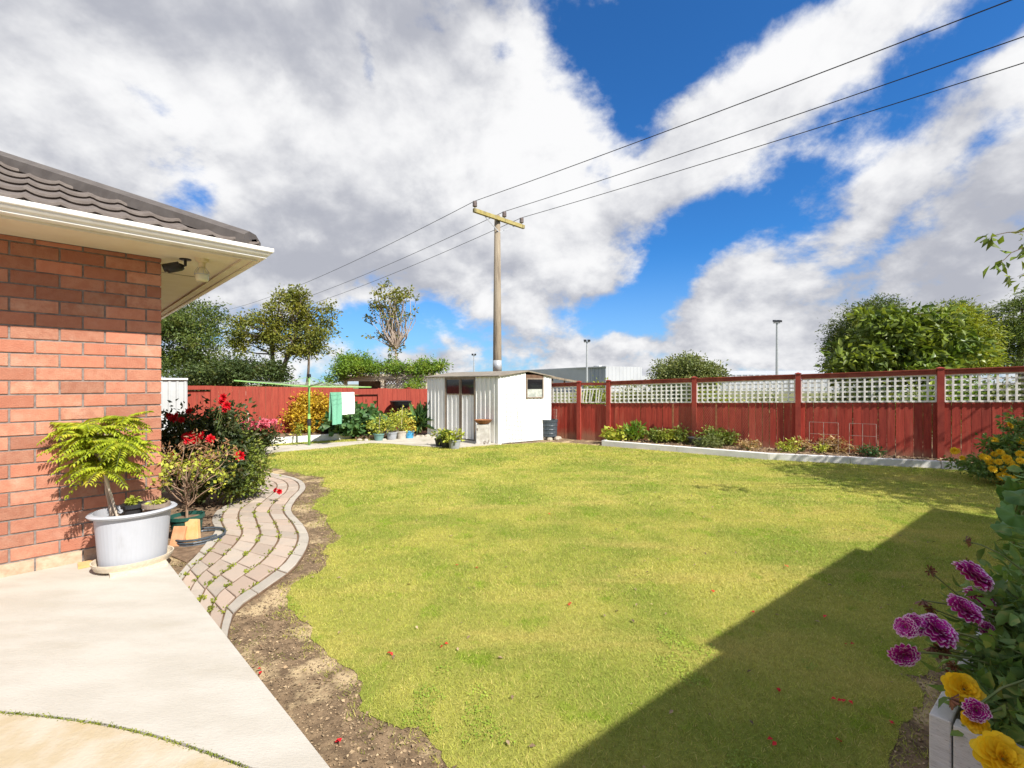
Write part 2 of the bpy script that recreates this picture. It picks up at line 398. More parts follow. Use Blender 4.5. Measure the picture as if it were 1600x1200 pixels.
M['towel_g'] = material('towel_g', (.14, .38, .25), (.19, .44, .31), 60, .95, .4, 300)
M['towel_w'] = material('towel_w', (.80, .78, .76), (.74, .72, .70), 60, .95, .3, 300)
M['rust'] = material('rust', (.20, .085, .04), (.32, .14, .06), 14, .9, .3)
M['oldblock'] = material('oldblock', (.42, .39, .35), (.58, .56, .52), 7, .9, .5, c3=(.16, .12, .09), c3scale=5, c3lo=.56, c3hi=.66)
M['rock'] = material('rock', (.42, .36, .28), (.52, .46, .38), 9, .95, .6, isl=.2)
M['mesh_wire'] = material('mesh_wire', (.36, .32, .28), (.30, .22, .16), 12, .6)
M['brownwood'] = material('brownwood', (.11, .06, .035), (.16, .09, .055), 9, .8, .2)
M['hose'] = material('hose', (.045, .06, .075), (.07, .085, .10), 20, .4)
M['lamp_cream'] = material('lamp_cream', (.62, .53, .36), (.66, .57, .40), 4, .5)
M['netting'] = material('netting', (.30, .12, .08), (.38, .18, .11), 12, .8)
M['bulb'] = material('bulb', (.66, .62, .40), (.70, .66, .46), 4, .2)
def leafmat(n, c1, c2, c3=None, isl=.3, rough=.5, trans=.3, scale=1.2, hue=None):
    M[n] = material(n, c1, c2, scale, rough, 0, isl=isl, c3=c3, c3scale=scale*2.2, c3lo=.5, c3hi=.7, trans=trans, spec=.35, islhue=hue)
leafmat('leaf_olive', (.12, .15, .022), (.22, .225, .03), (.34, .29, .035))
leafmat('leaf_dark', (.04, .07, .020), (.075, .11, .026), (.13, .14, .03))
leafmat('leaf_euc', (.06, .10, .022), (.12, .165, .032), (.21, .22, .04))
leafmat('leaf_bright', (.11, .21, .022), (.19, .30, .03), (.30, .36, .04))
leafmat('leaf_mag', (.09, .15, .022), (.19, .25, .035), (.32, .36, .08), rough=.4)
leafmat('leaf_lime', (.20, .26, .025), (.31, .34, .035), (.38, .36, .05))
leafmat('leaf_pine', (.08, .13, .026), (.15, .20, .035), (.22, .25, .04))
leafmat('leaf_sumac', (.28, .36, .022), (.40, .46, .035), (.52, .46, .05), scale=5, trans=.4)
leafmat('leaf_yellow', (.44, .36, .04), (.58, .46, .06), (.42, .22, .04), scale=4)
leafmat('leaf_rose', (.035, .060, .020), (.065, .085, .026), (.11, .085, .03), scale=4)
leafmat('leaf_rose_light', (.13, .19, .03), (.22, .27, .045), (.30, .28, .06), scale=4)
leafmat('leaf_brown', (.34, .17, .09), (.42, .25, .14), (.30, .16, .07), scale=6)
leafmat('leaf_chart', (.36, .42, .05), (.48, .50, .08), (.52, .44, .08), scale=5)
leafmat('leaf_veg', (.055, .13, .045), (.10, .20, .06), (.16, .25, .07), scale=3)
leafmat('leaf_pump', (.08, .18, .045), (.13, .26, .06), (.19, .30, .08), scale=6, isl=.2)
leafmat('leaf_dahlia', (.11, .20, .055), (.19, .31, .075), (.30, .32, .09), scale=8)
leafmat('leaf_gold', (.52, .36, .03), (.62, .46, .04), (.42, .16, .03), scale=4)
leafmat('leaf_pot', (.30, .36, .04), (.42, .44, .06), (.50, .44, .08), scale=5)
leafmat('leaf_dry', (.40, .27, .12), (.50, .36, .18), (.32, .20, .09), scale=6)
leafmat('leaf_mature', (.13, .17, .05), (.21, .24, .08), (.28, .27, .10), scale=1.0)
leafmat('petal_red', (.55, .006, .012), (.68, .014, .03), None, isl=.25, scale=8, trans=.2)
leafmat('petal_pink', (.66, .10, .17), (.72, .20, .26), None, isl=.25, scale=8, trans=.2)
leafmat('petal_yellow', (.84, .55, .01), (.90, .66, .03), None, isl=.12, scale=8, trans=.25)
leafmat('petal_mag', (.42, .012, .25), (.55, .03, .36), None, isl=.2, scale=20, trans=.2)
leafmat('petal_tip', (.78, .60, .74), (.70, .40, .62), None, isl=.15, scale=20, trans=.2)
leafmat('petal_brown', (.10, .035, .02), (.20, .08, .04), None, isl=.3, scale=20, trans=.1)
leafmat('clover', (.22, .33, .035), (.32, .42, .055), None, isl=.3, scale=3, trans=.25)
leafmat('moss', (.16, .20, .02), (.26, .28, .03), None, isl=.3, scale=9, trans=.2)

# weathered foot of the fences: real algae stain along the boards' bottoms
def stain_bottom(m, z0, z1, col):
    t = m.node_tree; b = NB(t); bs = t.nodes['Principled BSDF']
    src = bs.inputs['Base Color'].links[0].from_socket
    pos = b.n('ShaderNodeNewGeometry').outputs['Position']; sp = b.n('ShaderNodeSeparateXYZ'); b.l(pos, sp.inputs[0])
    nz = b.noise(pos, 3.5, 5, .6)
    k = b.mr(b.m('ADD', sp.outputs[2], b.m('MULTIPLY', nz, -.45)), z0-.2, z1-.2, .75, 0)
    b.l(b.mix(k, src, col), bs.inputs['Base Color'])
stain_bottom(M['fence_red'], .04, .30, (.30, .17, .10))

# lawn surface
def lawn_material():
    m = bpy.data.materials.new('lawn'); m.use_nodes = True; t = m.node_tree; b = NB(t); bs = t.nodes['Principled BSDF']
    co = b.n('ShaderNodeTexCoord').outputs['Object']
    mp = b.n('ShaderNodeMapping'); b.l(co, mp.inputs[0]); mp.inputs['Rotation'].default_value = (0, 0, R(-35)); mp.inputs['Scale'].default_value = (.35, 1.3, 1)
    n1 = b.noise(co, .9, 6, .62, .3); n2 = b.noise(mp.outputs[0], 1.6, 5, .6, .4); n3 = b.noise(co, 26, 5, .7)
    col = b.mix(b.mr(n1, .36, .62), (.24, .285, .047), (.40, .385, .088))
    col = b.mix(b.mr(n2, .48, .74, 0, .62), col, (.54, .43, .12))
    col = b.mix(b.mr(b.noise(co, 2.7, 4, .6), .56, .68, 0, .7), col, (.20, .29, .018))
    col = b.mix(b.mr(n3, .35, .7, 0, .5), col, (.17, .18, .03))
    b.l(col, bs.inputs['Base Color']); bs.inputs['Roughness'].default_value = .9; bs.inputs['Specular IOR Level'].default_value = .15
    bu = b.n('ShaderNodeBump'); bu.inputs['Strength'].default_value = .8; bu.inputs['Distance'].default_value = .02
    b.l(b.noise(co, 60, 5, .75), bu.inputs['Height']); b.l(bu.outputs[0], bs.inputs['Normal'])
    return m
M['lawn'] = lawn_material()
def blade_material():
    m = bpy.data.materials.new('grass_blade'); m.use_nodes = True; t = m.node_tree; b = NB(t); bs = t.nodes['Principled BSDF']
    co = b.n('ShaderNodeTexCoord').outputs['Object']
    mp = b.n('ShaderNodeMapping'); b.l(co, mp.inputs[0]); mp.inputs['Rotation'].default_value = (0, 0, R(-35)); mp.inputs['Scale'].default_value = (.35, 1.3, 1)
    n1 = b.noise(co, .9, 6, .62, .3); n2 = b.noise(mp.outputs[0], 1.6, 5, .6, .4)
    rn = b.n('ShaderNodeNewGeometry').outputs['Random Per Island']
    col = b.mix(b.mr(n1, .36, .62), (.31, .385, .058), (.52, .51, .105))
    col = b.mix(b.mr(n2, .48, .74, 0, .62), col, (.66, .54, .20))
    col = b.mix(b.mr(b.noise(co, 2.7, 4, .6), .56, .68, 0, .7), col, (.25, .40, .02))
    col = b.mix(b.mr(rn, .72, .9), col, (.62, .53, .18))
    hs = b.n('ShaderNodeHueSaturation'); b.l(col, hs.inputs['Color'])
    wn = b.n('ShaderNodeTexWhiteNoise', noise_dimensions='1D'); b.l(rn, wn.inputs['W']); b.l(b.mr(wn.outputs[0], 0, 1, .65, 1.3, False), hs.inputs['Value'])
    b.l(hs.outputs[0], bs.inputs['Base Color']); bs.inputs['Roughness'].default_value = .6; bs.inputs['Specular IOR Level'].default_value = .2
    tr = b.n('ShaderNodeBsdfTranslucent'); b.l(hs.outputs[0], tr.inputs[0]); mx = b.n('ShaderNodeMixShader'); mx.inputs[0].default_value = .35
    b.l(bs.outputs[0], mx.inputs[1]); b.l(tr.outputs[0], mx.inputs[2]); b.l(mx.outputs[0], t.nodes['Material Output'].inputs[0])
    return m
M['blade'] = blade_material()
M['outer_ground'] = material('outer_ground', (.10, .12, .03), (.16, .15, .06), .3, 1, .3)

# ------------------------------------------------------------------ ground
MB().box(-900, 900, -300, 1800, -.5, -.03).build('ground', M['outer_ground'], **STR)
# soil of the garden
MB().add([(-14, -8, 0), (12, -8, 0), (12, 18, 0), (-14, 18, 0)], [(0, 1, 2, 3)]).build('garden_soil', M['soil'], **STR)

def in_poly(x, y, poly):
    x = np.asarray(x); y = np.asarray(y); ins = np.zeros(x.shape, bool); n = len(poly); j = n-1
    for i in range(n):
        xi, yi = poly[i][0], poly[i][1]; xj, yj = poly[j][0], poly[j][1]
        c = ((yi > y) != (yj > y)) & (x < (xj-xi)*(y-yi)/(yj-yi+1e-12)+xi); ins ^= c; j = i
    return ins
lp = [(735, 1270), (690, 1200), (655, 1155), (600, 1110), (560, 1065), (520, 1022), (480, 990), (445, 955), (470, 915), (500, 885), (528, 842), (505, 815), (497, 795),
      (518, 765), (505, 752), (478, 741), (440, 733), (405, 728), (426, 708), (500, 701.5), (577, 693), (608, 694), (640, 697), (706, 701), (771, 696), (858, 691.5), (900, 693.5), (942, 697.5)]
lawn_pts = [G(*p) for p in lp]+[V(5.02, 9.08, 0), V(7.55, 8.14, 0), V(8.1, 7.7, 0), V(9.2, 7.0, 0)]
U2 = V(.795, .607, 0); N2 = V(-.607, .795, 0); A = V(1.33, 1.47, 0)
lawn_pts += [A+U2*6.5+N2*.03, A+U2*3.0+N2*.12, A+U2*1.4+N2*.22, A+U2*.3+N2*.2, A-U2*.35+N2*.2, V(.9, .9, 0), V(.6, .2, 0), V(.3, .3, 0)]
def jag(pts, seg=.035, amp=.03):
    out = []
    for i in range(len(pts)):
        a, b = pts[i], pts[(i+1) % len(pts)]; n = max(1, int((b-a).length/seg))
        far = a.y > 8.5 and a.x > -6
        for k in range(n):
            p = a.lerp(b, k/n); am = .12 if far else 1
            q = mnoise.noise_vector(p*2.3)*.13*am+mnoise.noise_vector(p*9)*.05*am+mnoise.noise_vector(p*25)*.012*am
            out.append(V(p.x+q.x, p.y+q.y, 0))
    return out
lawn_out = jag(lawn_pts)
mbl = MB(); mbl.add([V(p.x, p.y, .004) for p in lawn_out], [tuple(range(len(lawn_out)))])
lo_ = mbl.build('lawn', M['lawn'], **STR)
# strip of lawn between the concrete path and the white kerb
mbl = MB(); q = [G(397, 700), G(585, 689), G(600, 687), G(549, 686.3), G(426, 694.3), G(380, 698)]
mbl.add([V(p.x, p.y, .008) for p in q], [tuple(range(len(q)))]); strip_poly = q
mbl.build('lawn', M['lawn'], **STR)

# concrete path and pad round the shed
path_poly = [G(330, 716), G(426, 708), G(500, 701.5), G(577, 693), G(608, 694), G(640, 697), G(706, 701), G(771, 696), G(790, 692), G(720, 676), G(655, 678), G(600, 687.5), G(585, 689), G(397, 700), G(330, 704)]
MB().prism(path_poly, -.05, .022).build('pavement', M['concrete_old'], **STR)

# grass blades
def grass(n, poly, y0, y1, h, wd, seedpts=None, lim=None):
    xs = np.array([p.x for p in poly]); x0, x1 = xs.min(), xs.max()
    x = rng.uniform(x0, x1, n*3); y = rng.uniform(y0, y1, n*3)
    k = in_poly(x, y, poly) & (np.abs(x) < y*1.16+.3); x = x[k][:n]; y = y[k][:n]
    return x, y
def blade_mesh(x, y, h, wd):
    m = len(x); a = rng.uniform(0, 6.283, m); hh = h*(.5+.9*rng.random(m)); lean = rng.normal(size=(m, 2))*.65
    b = np.stack([x, y, np.full(m, .003)], 1); s = np.stack([np.cos(a), np.sin(a), np.zeros(m)], 1)*(wd*(.6+.8*rng.random(m)))[:, None]/2
    lean *= 1.2; t = b+np.stack([lean[:, 0]*hh, lean[:, 1]*hh, hh], 1)
    v = np.stack([b-s, b+s, t], 1).reshape(-1, 3); f = np.arange(m*3).reshape(-1, 3)
    return v, f
parts = []
for (n, y0, y1, h, wd) in ((260000, 1.0, 3.2, .014, .0026), (260000, 3.2, 5.6, .016, .004), (170000, 5.6, 8.5, .019, .007), (100000, 8.5, 12.3, .022, .011)):
    x, y = grass(n, lawn_out, y0, y1, h, wd); parts.append(blade_mesh(x, y, h, wd))
x, y = grass(6000, strip_poly, 10.5, 13, .03, .012); parts.append(blade_mesh(x, y, .025, .012))
def edge_dist(x, y, poly):
    px_ = np.array([[p.x, p.y] for p in poly]); out = np.empty(len(x))
    for i in range(0, len(x), 4000): out[i:i+4000] = np.sqrt(((np.stack([x[i:i+4000], y[i:i+4000]], 1)[:, None]-px_[None])**2).sum(2).min(1))
    return out
ex = rng.uniform(-4, 3, 260000); ey = rng.uniform(1.0, 8.0, 260000); kx = (~in_poly(ex, ey, lawn_out)) & (np.abs(ex) < ey*1.16) & (ey < 8) & (ey > -.95*(ex+2.787)+3.9)
ex, ey = ex[kx], ey[kx]; ed_ = edge_dist(ex, ey, lawn_out)
nz_ = np.array([mnoise.noise(Vector((a*5, b*5, 0)))+.6*mnoise.noise(Vector((a*17, b*17, 3))) for a, b in zip(ex, ey)])
kx = (ed_ < .05) | (nz_*.22+.05 > ed_*(1.0)) & (ed_ < .35); ex, ey = ex[kx], ey[kx]; parts.append(blade_mesh(ex, ey, .016, .0032))
v, f = merge(*parts)
mesh_obj('grass', v, f, M['blade'], kind='stuff')

# ------------------------------------------------------------------ patio slabs
u = V(.7071, .7071, 0); nrm = V(.7071, -.7071, 0)     # along the house front, and out from it
HC = V(-3.12, 4.10, 0)                                 # brick corner
g6 = lambda px, py: G(px, py, .06)
E0, E1 = g6(262, 878), g6(515, 1200); ed = (E1-E0).normalized()
J0, J1 = V(-2.25, 2.025, 0), V(-.984, 1.728, 0); jd = (J1-J0).normalized()
def arcpt(t):  # slightly curved joint
    p = J0.lerp(J1, t); return p+V(0, -.0, 0)+V(.0, .05*math.sin(math.pi*t) if 0 < t < 1 else 0, 0)
JE = E0+ed*((E1-E0).length*1.02)
WJ = V(-4.62, 2.60, 0)
joint = [WJ, J0-jd*1.5]+[arcpt(i/8) for i in range(9)]+[V(-.60, 1.62, 0)]
wallL = HC-u*8
polyA = [E0-ed*.32, *[p for p in []], V(-.60, 1.65, 0)]+[p+V(.001, .006, 0) for p in joint[::-1][1:]]+[wallL+nrm*.0]+[HC-u*.02+nrm*.0]
polyA = [HC-u*.0+nrm*.0, E0+(-ed)*.0, V(-.60, 1.65, 0)]+[p+V(.001, .006, 0) for p in joint[::-1][1:]]
MB().prism(polyA, -.1, .06).build('patio', M['concrete'], **STR)
polyB = [p-V(0, .006, 0) for p in joint]+[V(3, -1.8, 0), V(0, -6, 0), V(-9, -6, 0), wallL]
MB().prism(polyB, -.1, .058).build('patio', M['concrete_y'], **STR)
# moss in the joint
pts = []
for i in range(900):
    k = random.random()*(len(joint)-2); a = joint[int(k)+0]; b = joint[int(k)+1]; p = a.lerp(b, k % 1); pts.append((p.x+random.gauss(0, .006), p.y+random.gauss(0, .006), .056))
pts = np.array(pts); v, f = leaf_mesh(pts, rnd_dirs(len(pts), .6), .010, .6)
mesh_obj('moss', v, f, M['moss'], kind='stuff')

# ------------------------------------------------------------------ cobbled path
O = [(-1.62, 2.62), (-1.80, 3.0), (-1.78, 3.35), (-1.76, 3.75), (-1.90, 4.32), (-2.13, 4.76), (-2.57, 5.38), (-2.78, 5.95), (-2.95, 6.6), (-3.3, 7.15), (-3.8, 7.55), (-4.6, 7.95), (-6, 8.7)]
I = [(-2.60, 3.58), (-2.68, 3.80), (-2.76, 4.05), (-2.88, 4.35), (-3.02, 4.68), (-3.28, 5.02), (-3.46, 5.40), (-3.52, 5.75), (-3.6, 6.1), (-3.75, 6.6), (-4.2, 7.0), (-4.95, 7.3), (-6.3, 8.0)]
def catm(P_, t):
    n = len(P_)-1; i = min(int(t), n-1); q = t-i
    p = [np.array(P_[max(0, min(n, i+k))]) for k in (-1, 0, 1, 2)]
    return .5*((2*p[1])+(-p[0]+p[2])*q+(2*p[0]-5*p[1]+4*p[2]-p[3])*q*q+(-p[0]+3*p[1]-3*p[2]+p[3])*q**3)
def pathpt(t, s):   # s 0 outer .. 1 inner
    a, b = catm(O, t), catm(I, t); p = a*(1-s)+b*s; return V(p[0], p[1], 0)
NT = 12.0
cuts = [0, .115, .305, .50, .695, .885, 1.0]
mbp = MB(); mbe = MB(); mbj = MB()
for r in range(6):
    s0, s1 = cuts[r]+.010, cuts[r+1]-.010; t = -.02 if r % 2 else .0
    edge = r in (0, 5); base = .235 if not edge else .30
    while t < NT-.01:
        dens = (pathpt(min(t+.3, NT), (s0+s1)/2)-pathpt(max(t-.0, 0), (s0+s1)/2)).length/.3
        dt = base*random.uniform(.9, 1.12)/max(dens, .3); t2 = min(t+dt, NT); g = .006/max(dens, .3)
        ta, tb = max(t+g, 0), t2-g
        if tb > ta:
            tm = (ta+tb)/2; ip = .06 if r in (1, 3) else -.0
            poly = [pathpt(ta, s0), pathpt(tm, s0), pathpt(tb, s0), pathpt(tb, s1), pathpt(tm, s1), pathpt(ta, s1)]
            (mbe if edge else mbp).prism(poly, -.03, .024+random.uniform(-.003, .003), .005)
        t = t2
slabmask = []
mj = [pathpt(i*NT/60, 0) for i in range(61)]+[pathpt(i*NT/60, 1) for i in range(60, -1, -1)]
MB().prism(mj, -.05, .014).build('path_bedding', M['joint'], **STR)
mbp.build('path', M['paver'], **STR); mbe.build('path_edging', M['paver_edge'], **STR)
pts = []
for i in range(3000):
    t = random.random()**1.2*7; r = random.choice([1, 2, 2, 3, 3, 3, 4, 5]); s = cuts[r]
    if math.sin(t*7+r*2.1)+math.sin(t*17+r) < .5: continue
    p = pathpt(t, s); pts.append((p.x+random.gauss(0, .012), p.y+random.gauss(0, .012), .024))
pts = np.array(pts); v, f = leaf_mesh(pts, rnd_dirs(len(pts), .8), .018, .8)
mesh_obj('path_weeds', v, f, M['moss'], kind='stuff')

# chips, dead leaves and gravel on the bare strips
def scatter_chips(n, fn, size, z=.004):
    x, y = fn(n); m = len(x); c = np.stack([x, y, np.full(m, z)], 1)
    d = rnd_dirs(m); d[:, 2] *= .25
    up = np.zeros((m, 3)); up[:, 2] = 1.5
    return leaf_mesh(c, d, size*(.4+1.2*rng.random(m)), .7, up=up, curl=.1)
def strip_pts(n):
    x = rng.uniform(-3.6, 3.2, n); y = rng.uniform(1.2, 8, n)
    pp = [(p.x, p.y) for p in mj]
    k = (~in_poly(x, y, lawn_out)) & (~in_poly(x, y, polyA)) & (~in_poly(x, y, pp)) & (np.abs(x) < y*1.15)
    return x[k], y[k]
v, f = scatter_chips(200000, strip_pts, .009)
v2_, f2_ = scatter_chips(24000, strip_pts, .018); v, f = merge((v, f), (v2_, f2_))
mesh_obj('leaf_litter', v, f, M['chips'], kind='stuff')
x, y = strip_pts(160000)
d = np.array([mnoise.noise(Vector((a*2.2, b*2.2, 7)))+.5*mnoise.noise(Vector((a*9, b*9, 3))) for a, b in zip(x, y)])
k = (d > .12); x = x[k]; y = y[k]; v, f = blade_mesh(x, y, .010, .003)
mesh_obj('creeping_weeds', v, f, M['moss'], kind='stuff')

# ------------------------------------------------------------------ house
BP = .105; BL = .27; BG = .012
def brick_wall(parent, c, ud, nd, L, z0, z1, name='wall'):
    """c = corner, ud = direction away from the corner"""
    mb = MB(); mm = MB(); mbb = MB(); c = Vector(c); z = z0; row = 0
    mm.frame_box(c+ud*.008+nd*-.0075+V(0, 0, z0), ud*(L-.008), -nd*.2, V(0, 0, z1-z0))
    while z < z1-.01:
        h = min(BP-BG, z1-z); s = 0.0; first = .10 if row % 2 == 1 else .235
        while s < L:
            l = first if s == 0 else BL-BG
            l = min(l, L-s)
            o = random.uniform(-.0015, .0015); oz = random.uniform(-.001, .001)
            (mbb if row == 0 else mb).frame_box(c+ud*s+nd*o+V(0, 0, z+oz), ud*l, -nd*.09, V(0, 0, h))
            s += l+BG
        z += BP; row += 1
    w_ = mb.build(name, M['brick'], parent); mm.build('mortar', M['mortar'], w_); mbb.build('plinth', M['brick_pale'], w_)
    return w_
def add_bevel(o, wdt=.004, seg=2):
    m = o.modifiers.new('bevel', 'BEVEL'); m.width = wdt; m.segments = seg; m.limit_method = 'ANGLE'
house = thing('brick_house', 'red brick house at left with white gutter and dark tiled roof', 'house', tuple(HC))
ZS = 2.616
wl = brick_wall(house, HC, -u, nrm, 8, .06, ZS-.003); add_bevel(wl, .003, 1)
w2 = brick_wall(house, HC-nrm*.095, -nrm, u, 7.9, .06, ZS-.003, 'side_wall')
OV, OU = .60, .575
def hp(s, n, z): return HC+u*s+nrm*n+V(0, 0, z)
# soffit boards
mb = MB(); mb.prism([hp(-8, 0.0, 0), hp(.0, .0, 0), hp(OU, OV, 0), hp(-8, OV, 0)], ZS, ZS+.01)
sf = mb.build('soffit', M['soffit'], house)
mb = MB(); mb.prism([hp(0, 0, 0), hp(0, -8, 0), hp(OU, -8, 0), hp(OU, OV-.003, 0)], ZS+.0005, ZS+.0105); mb.build('soffit', M['soffit'], house)
for k in range(1):   # cover strip between the soffit sheets
    MB().frame_box(hp(.002, -.62-k*1.2, ZS-.003), u*(OU-.004), nrm*.004, V(0, 0, .0025)).build('soffit_joint', M['ridge'], sf)
# fascia
mb = MB(); mb.frame_box(hp(-8, OV, ZS-.03), u*(8+OU+.022), nrm*.022, V(0, 0, .13)); mb.frame_box(hp(-8, OV-.022, ZS-.012), u*(8+OU-.03), nrm*.02, V(0, 0, .012))
mb.build('fascia', M['cream_trim'], house)
mb = MB(); mb.frame_box(hp(OU, OV, ZS-.03), -nrm*8.6, u*.022, V(0, 0, .13)); mb.frame_box(hp(OU-.075, OV-.025, ZS-.02), -nrm*8.5, u*.073, V(0, 0, .0195))
mb.build('fascia', M['cream_trim'], house)
# gutters
prof = [(0, 0), (.045, 0), (.058, .008), (.060, .020), (.078, .032), (.088, .044), (.090, .054), (.102, .058), (.106, .064), (.106, .094), (.100, .094), (.098, .066), (.0, .066)]
GZ = ZS-.012
def gutter(parent, fn, L):
    vs = []; n = len(prof)
    for a, b in prof: vs.append(fn(-L, a, b))
    for a, b in prof: vs.append(fn(a, a, b))
    fs = [(i, (i+1) % n, n+(i+1) % n, n+i) for i in range(n)]+[tuple(range(n)), tuple(range(n, 2*n))[::-1]]
    return MB().add(vs, fs).build('gutter', M['white_paint'], parent)
gutter(house, lambda s, a, b: hp(s+OU+.022, OV+.022+a, GZ+b), 8.6)
gutter(house, lambda s, a, b: hp(OU+.022+a, s+OV+.022, GZ+b), 8.6)
# tiled hip roof
PT = math.tan(R(24.6)); CT = math.cos(R(24.6))
e_u, e_n = OU+.03, OV+.05; RZ = ZS+.085
def tile_roof(parent, org, along, inward, L, rise, hip=True, name='roof'):
    ns = int(L/.0219); rows = []; row = .36*CT; nt_ = int(rise/row)
    ts = [(-.03, -.045), (-.012, -.02)]
    for k in range(nt_):
        for q, hgt in ((0.06, .006), (0.0, .020), (0.0, .038), (.03, .042), (.5, .026), (1.055, .001)): ts.append(((k+q)*row, hgt))
    vs = []; S_ = [i*L/ns for i in range(ns+1)]
    for t, hg in ts:
        for s in S_:
            tt = min(t, s+.02) if hip and t > 0 else t
            wv_ = .018*(1-abs(math.sin(math.pi*s/.178)))**2.5+.004*math.cos(2*math.pi*s/.178)
            lip = .014*(1 if hg > .02 else .3)
            p = org+along*s+inward*tt+V(0, 0, tt*PT+wv_+hg); vs.append(p)
    w_ = ns+1
    fs = [(j*w_+i, j*w_+i+1, (j+1)*w_+i+1, (j+1)*w_+i) for j in range(len(ts)-1) for i in range(ns)]
    fs = [f for f in fs if len({tuple(round(c, 5) for c in vs[i]) for i in f}) == 4]
    # under-sheet
    o = MB().add(vs, fs).build(name, M['roof_tile'], parent, smooth=False)
    return o
org = HC+u*e_u+nrm*e_n+V(0, 0, RZ)
tile_roof(house, org, -u, -nrm, 7.0, 3.4)
tile_roof(house, org+V(0, 0, .0), -nrm, -u, 7.0, 3.4)
# sheet below the tiles so no light leaks through
hipd = (-u-nrm)
mb = MB(); a = org-V(0, 0, .005); top = org+hipd*3.4+V(0, 0, 3.4*PT-.005)
mb.add([a, a-u*7, top-u*3.6, top], [(0, 3, 2, 1)]); mb.add([a, a-nrm*7, top-nrm*3.6, top], [(0, 1, 2, 3)])
mb.build('roof_underlay', M['ridge'], house)
# hip capping
mb = MB(); h0 = org+hipd*.04+V(0, 0, .045); hd = hipd*3.4+V(0, 0, 3.4*PT); sd = V(0, 1, 0)
hw = .13; up = V(0, 0, 1)
cs = [(-hw, -.05), (-hw, .035), (-.05, .085), (.05, .085), (hw, .035), (hw, -.05)]
for k in range(1):
    p0 = h0; p1 = h0+hd; lift = up*(.0015*(k % 2))
    vs = [p0+sd*x_+up*z_+lift for x_, z_ in cs]+[p1+sd*x_+up*z_+lift for x_, z_ in cs]
    mb.add(vs, [(i, (i+1) % 6, 6+(i+1) % 6, 6+i) for i in range(6)]+[tuple(range(6))[::-1], tuple(range(6, 12))])
mb.build('hip_cap', M['ridge'], house)

# security camera and bulkhead lamp under the soffit
cp = hp(.155, .13, ZS)
cm = thing('security_camera', 'black security camera mounted under the soffit at the house corner', 'camera', tuple(cp))
MB().lathe(cp+V(0, 0, -.012), [(.0, .012), (.045, .012), (.045, .004), (.03, 0), (0, 0)][::-1], 20).build('mount_plate', M['black'], cm)
MB().tube([cp+V(0, 0, -.01), cp+V(0, 0, -.055), cp+V(-.03, .0, -.065)], .012, 8).build('bracket', M['black'], cm)
q0 = cp+V(-.02, .005, -.065); qd = V(-.62, -.30, -.22).normalized()
MB().tube([q0, q0+qd*.02, q0+qd*.10, q0+qd*.125], [.022, .034, .036, .034], 16).build('body', M['black'], cm, smooth=True)
MB().tube([q0+qd*.125, q0+qd*.13], [.030, .026], 16).build('lens_cover', M['darkglass'], cm)
MB().tube([q0+qd*.03+V(0, 0, .016), q0+qd*.155+V(0, 0, .016)], [.036, .036], 12).build('hood', M['black'], cm)
lp_ = hp(.26, .235, ZS)
lm = thing('outdoor_lamp', 'cream outdoor spotlight bulb hanging from the soffit', 'lamp', tuple(lp_))
MB().lathe(lp_, [(0, -.075), (.025, -.075), (.028, -.03), (.048, -.025), (.052, 0), (0, 0)], 20).build('lamp_holder', M['lamp_cream'], lm, smooth=False)
MB().lathe(lp_, [(0, -.20), (.045, -.197), (.052, -.18), (.052, -.135), (.028, -.10), (.022, -.075), (0, -.075)], 24).build('bulb', M['bulb'], lm, smooth=True)
mb = MB()
for k in range(8):
    a_ = k*math.pi/4; dd = V(math.cos(a_), math.sin(a_), 0)
    mb.tube([lp_+dd*.03+V(0, 0, -.078), lp_+dd*.052+V(0, 0, -.11), lp_+dd*.058+V(0, 0, -.14)], .0018, 4)
mb.lathe(lp_, [(.056, -.142), (.060, -.142), (.060, -.138), (.056, -.138)], 24)
mb.build('wire_guard', M['galv'], lm)

# wing of the house beyond the right edge: its roof shades the lawn
wing = thing('brick_house', 'red brick wing whose eaves shade the near right lawn', 'house', (7, 3, 0))
sh = SUN.xy.normalized()*((ZS+.07)/math.tan(math.asin(SUN.z)))
shv = V(sh.x, sh.y, 0)
tip = G(1458, 795)+shv
U3, N3 = U2, N2
gc = tip-U3*.0
wc = gc-N3*.72-U3*.70
brick_wall(wing, wc, -U3, N3, 8.2, 0, ZS-.003); brick_wall(wing, wc-N3*.095, -N3, U3, 5, 0, ZS-.003, 'side_wall')
mb = MB(); mb.prism([gc-N3*.1-U3*.1, gc-U3*9.3-N3*.1, gc-U3*9.3-N3*6, gc-U3*.1-N3*6], ZS, ZS+.012); mb.build('soffit', M['soffit'], wing)
def gseg(s0, s1, out):
    vs = []; n = len(prof)
    for s in (s0, s1):
        for a, b in prof: vs.append(gc+U3*(-s)+N3*(-.106+a+out)+V(0, 0, GZ+b))
    fs = [(i, (i+1) % n, n+(i+1) % n, n+i) for i in range(n)]+[tuple(range(n)), tuple(range(n, 2*n))[::-1]]
    return MB().add(vs, fs).build('gutter', M['white_paint'], wing)
gseg(0, 2.36, 0); gseg(2.36, 4.9, .10); gseg(4.9, 9.3, 0)
mb = MB(); mb.frame_box(gc-N3*.106-U3*.0+V(0, 0, ZS-.03), -U3*9.3, -N3*.022, V(0, 0, .13)); mb.frame_box(gc-N3*.0-U3*2.37+V(0, 0, ZS-.03), -U3*2.52, -N3*.11, V(0, 0, .12))
mb.frame_box(gc-N3*.13-U3*.0+V(0, 0, ZS-.03), -N3*5.9, -U3*.03, V(0, 0, .13)); mb.build('fascia', M['cream_trim'], wing)
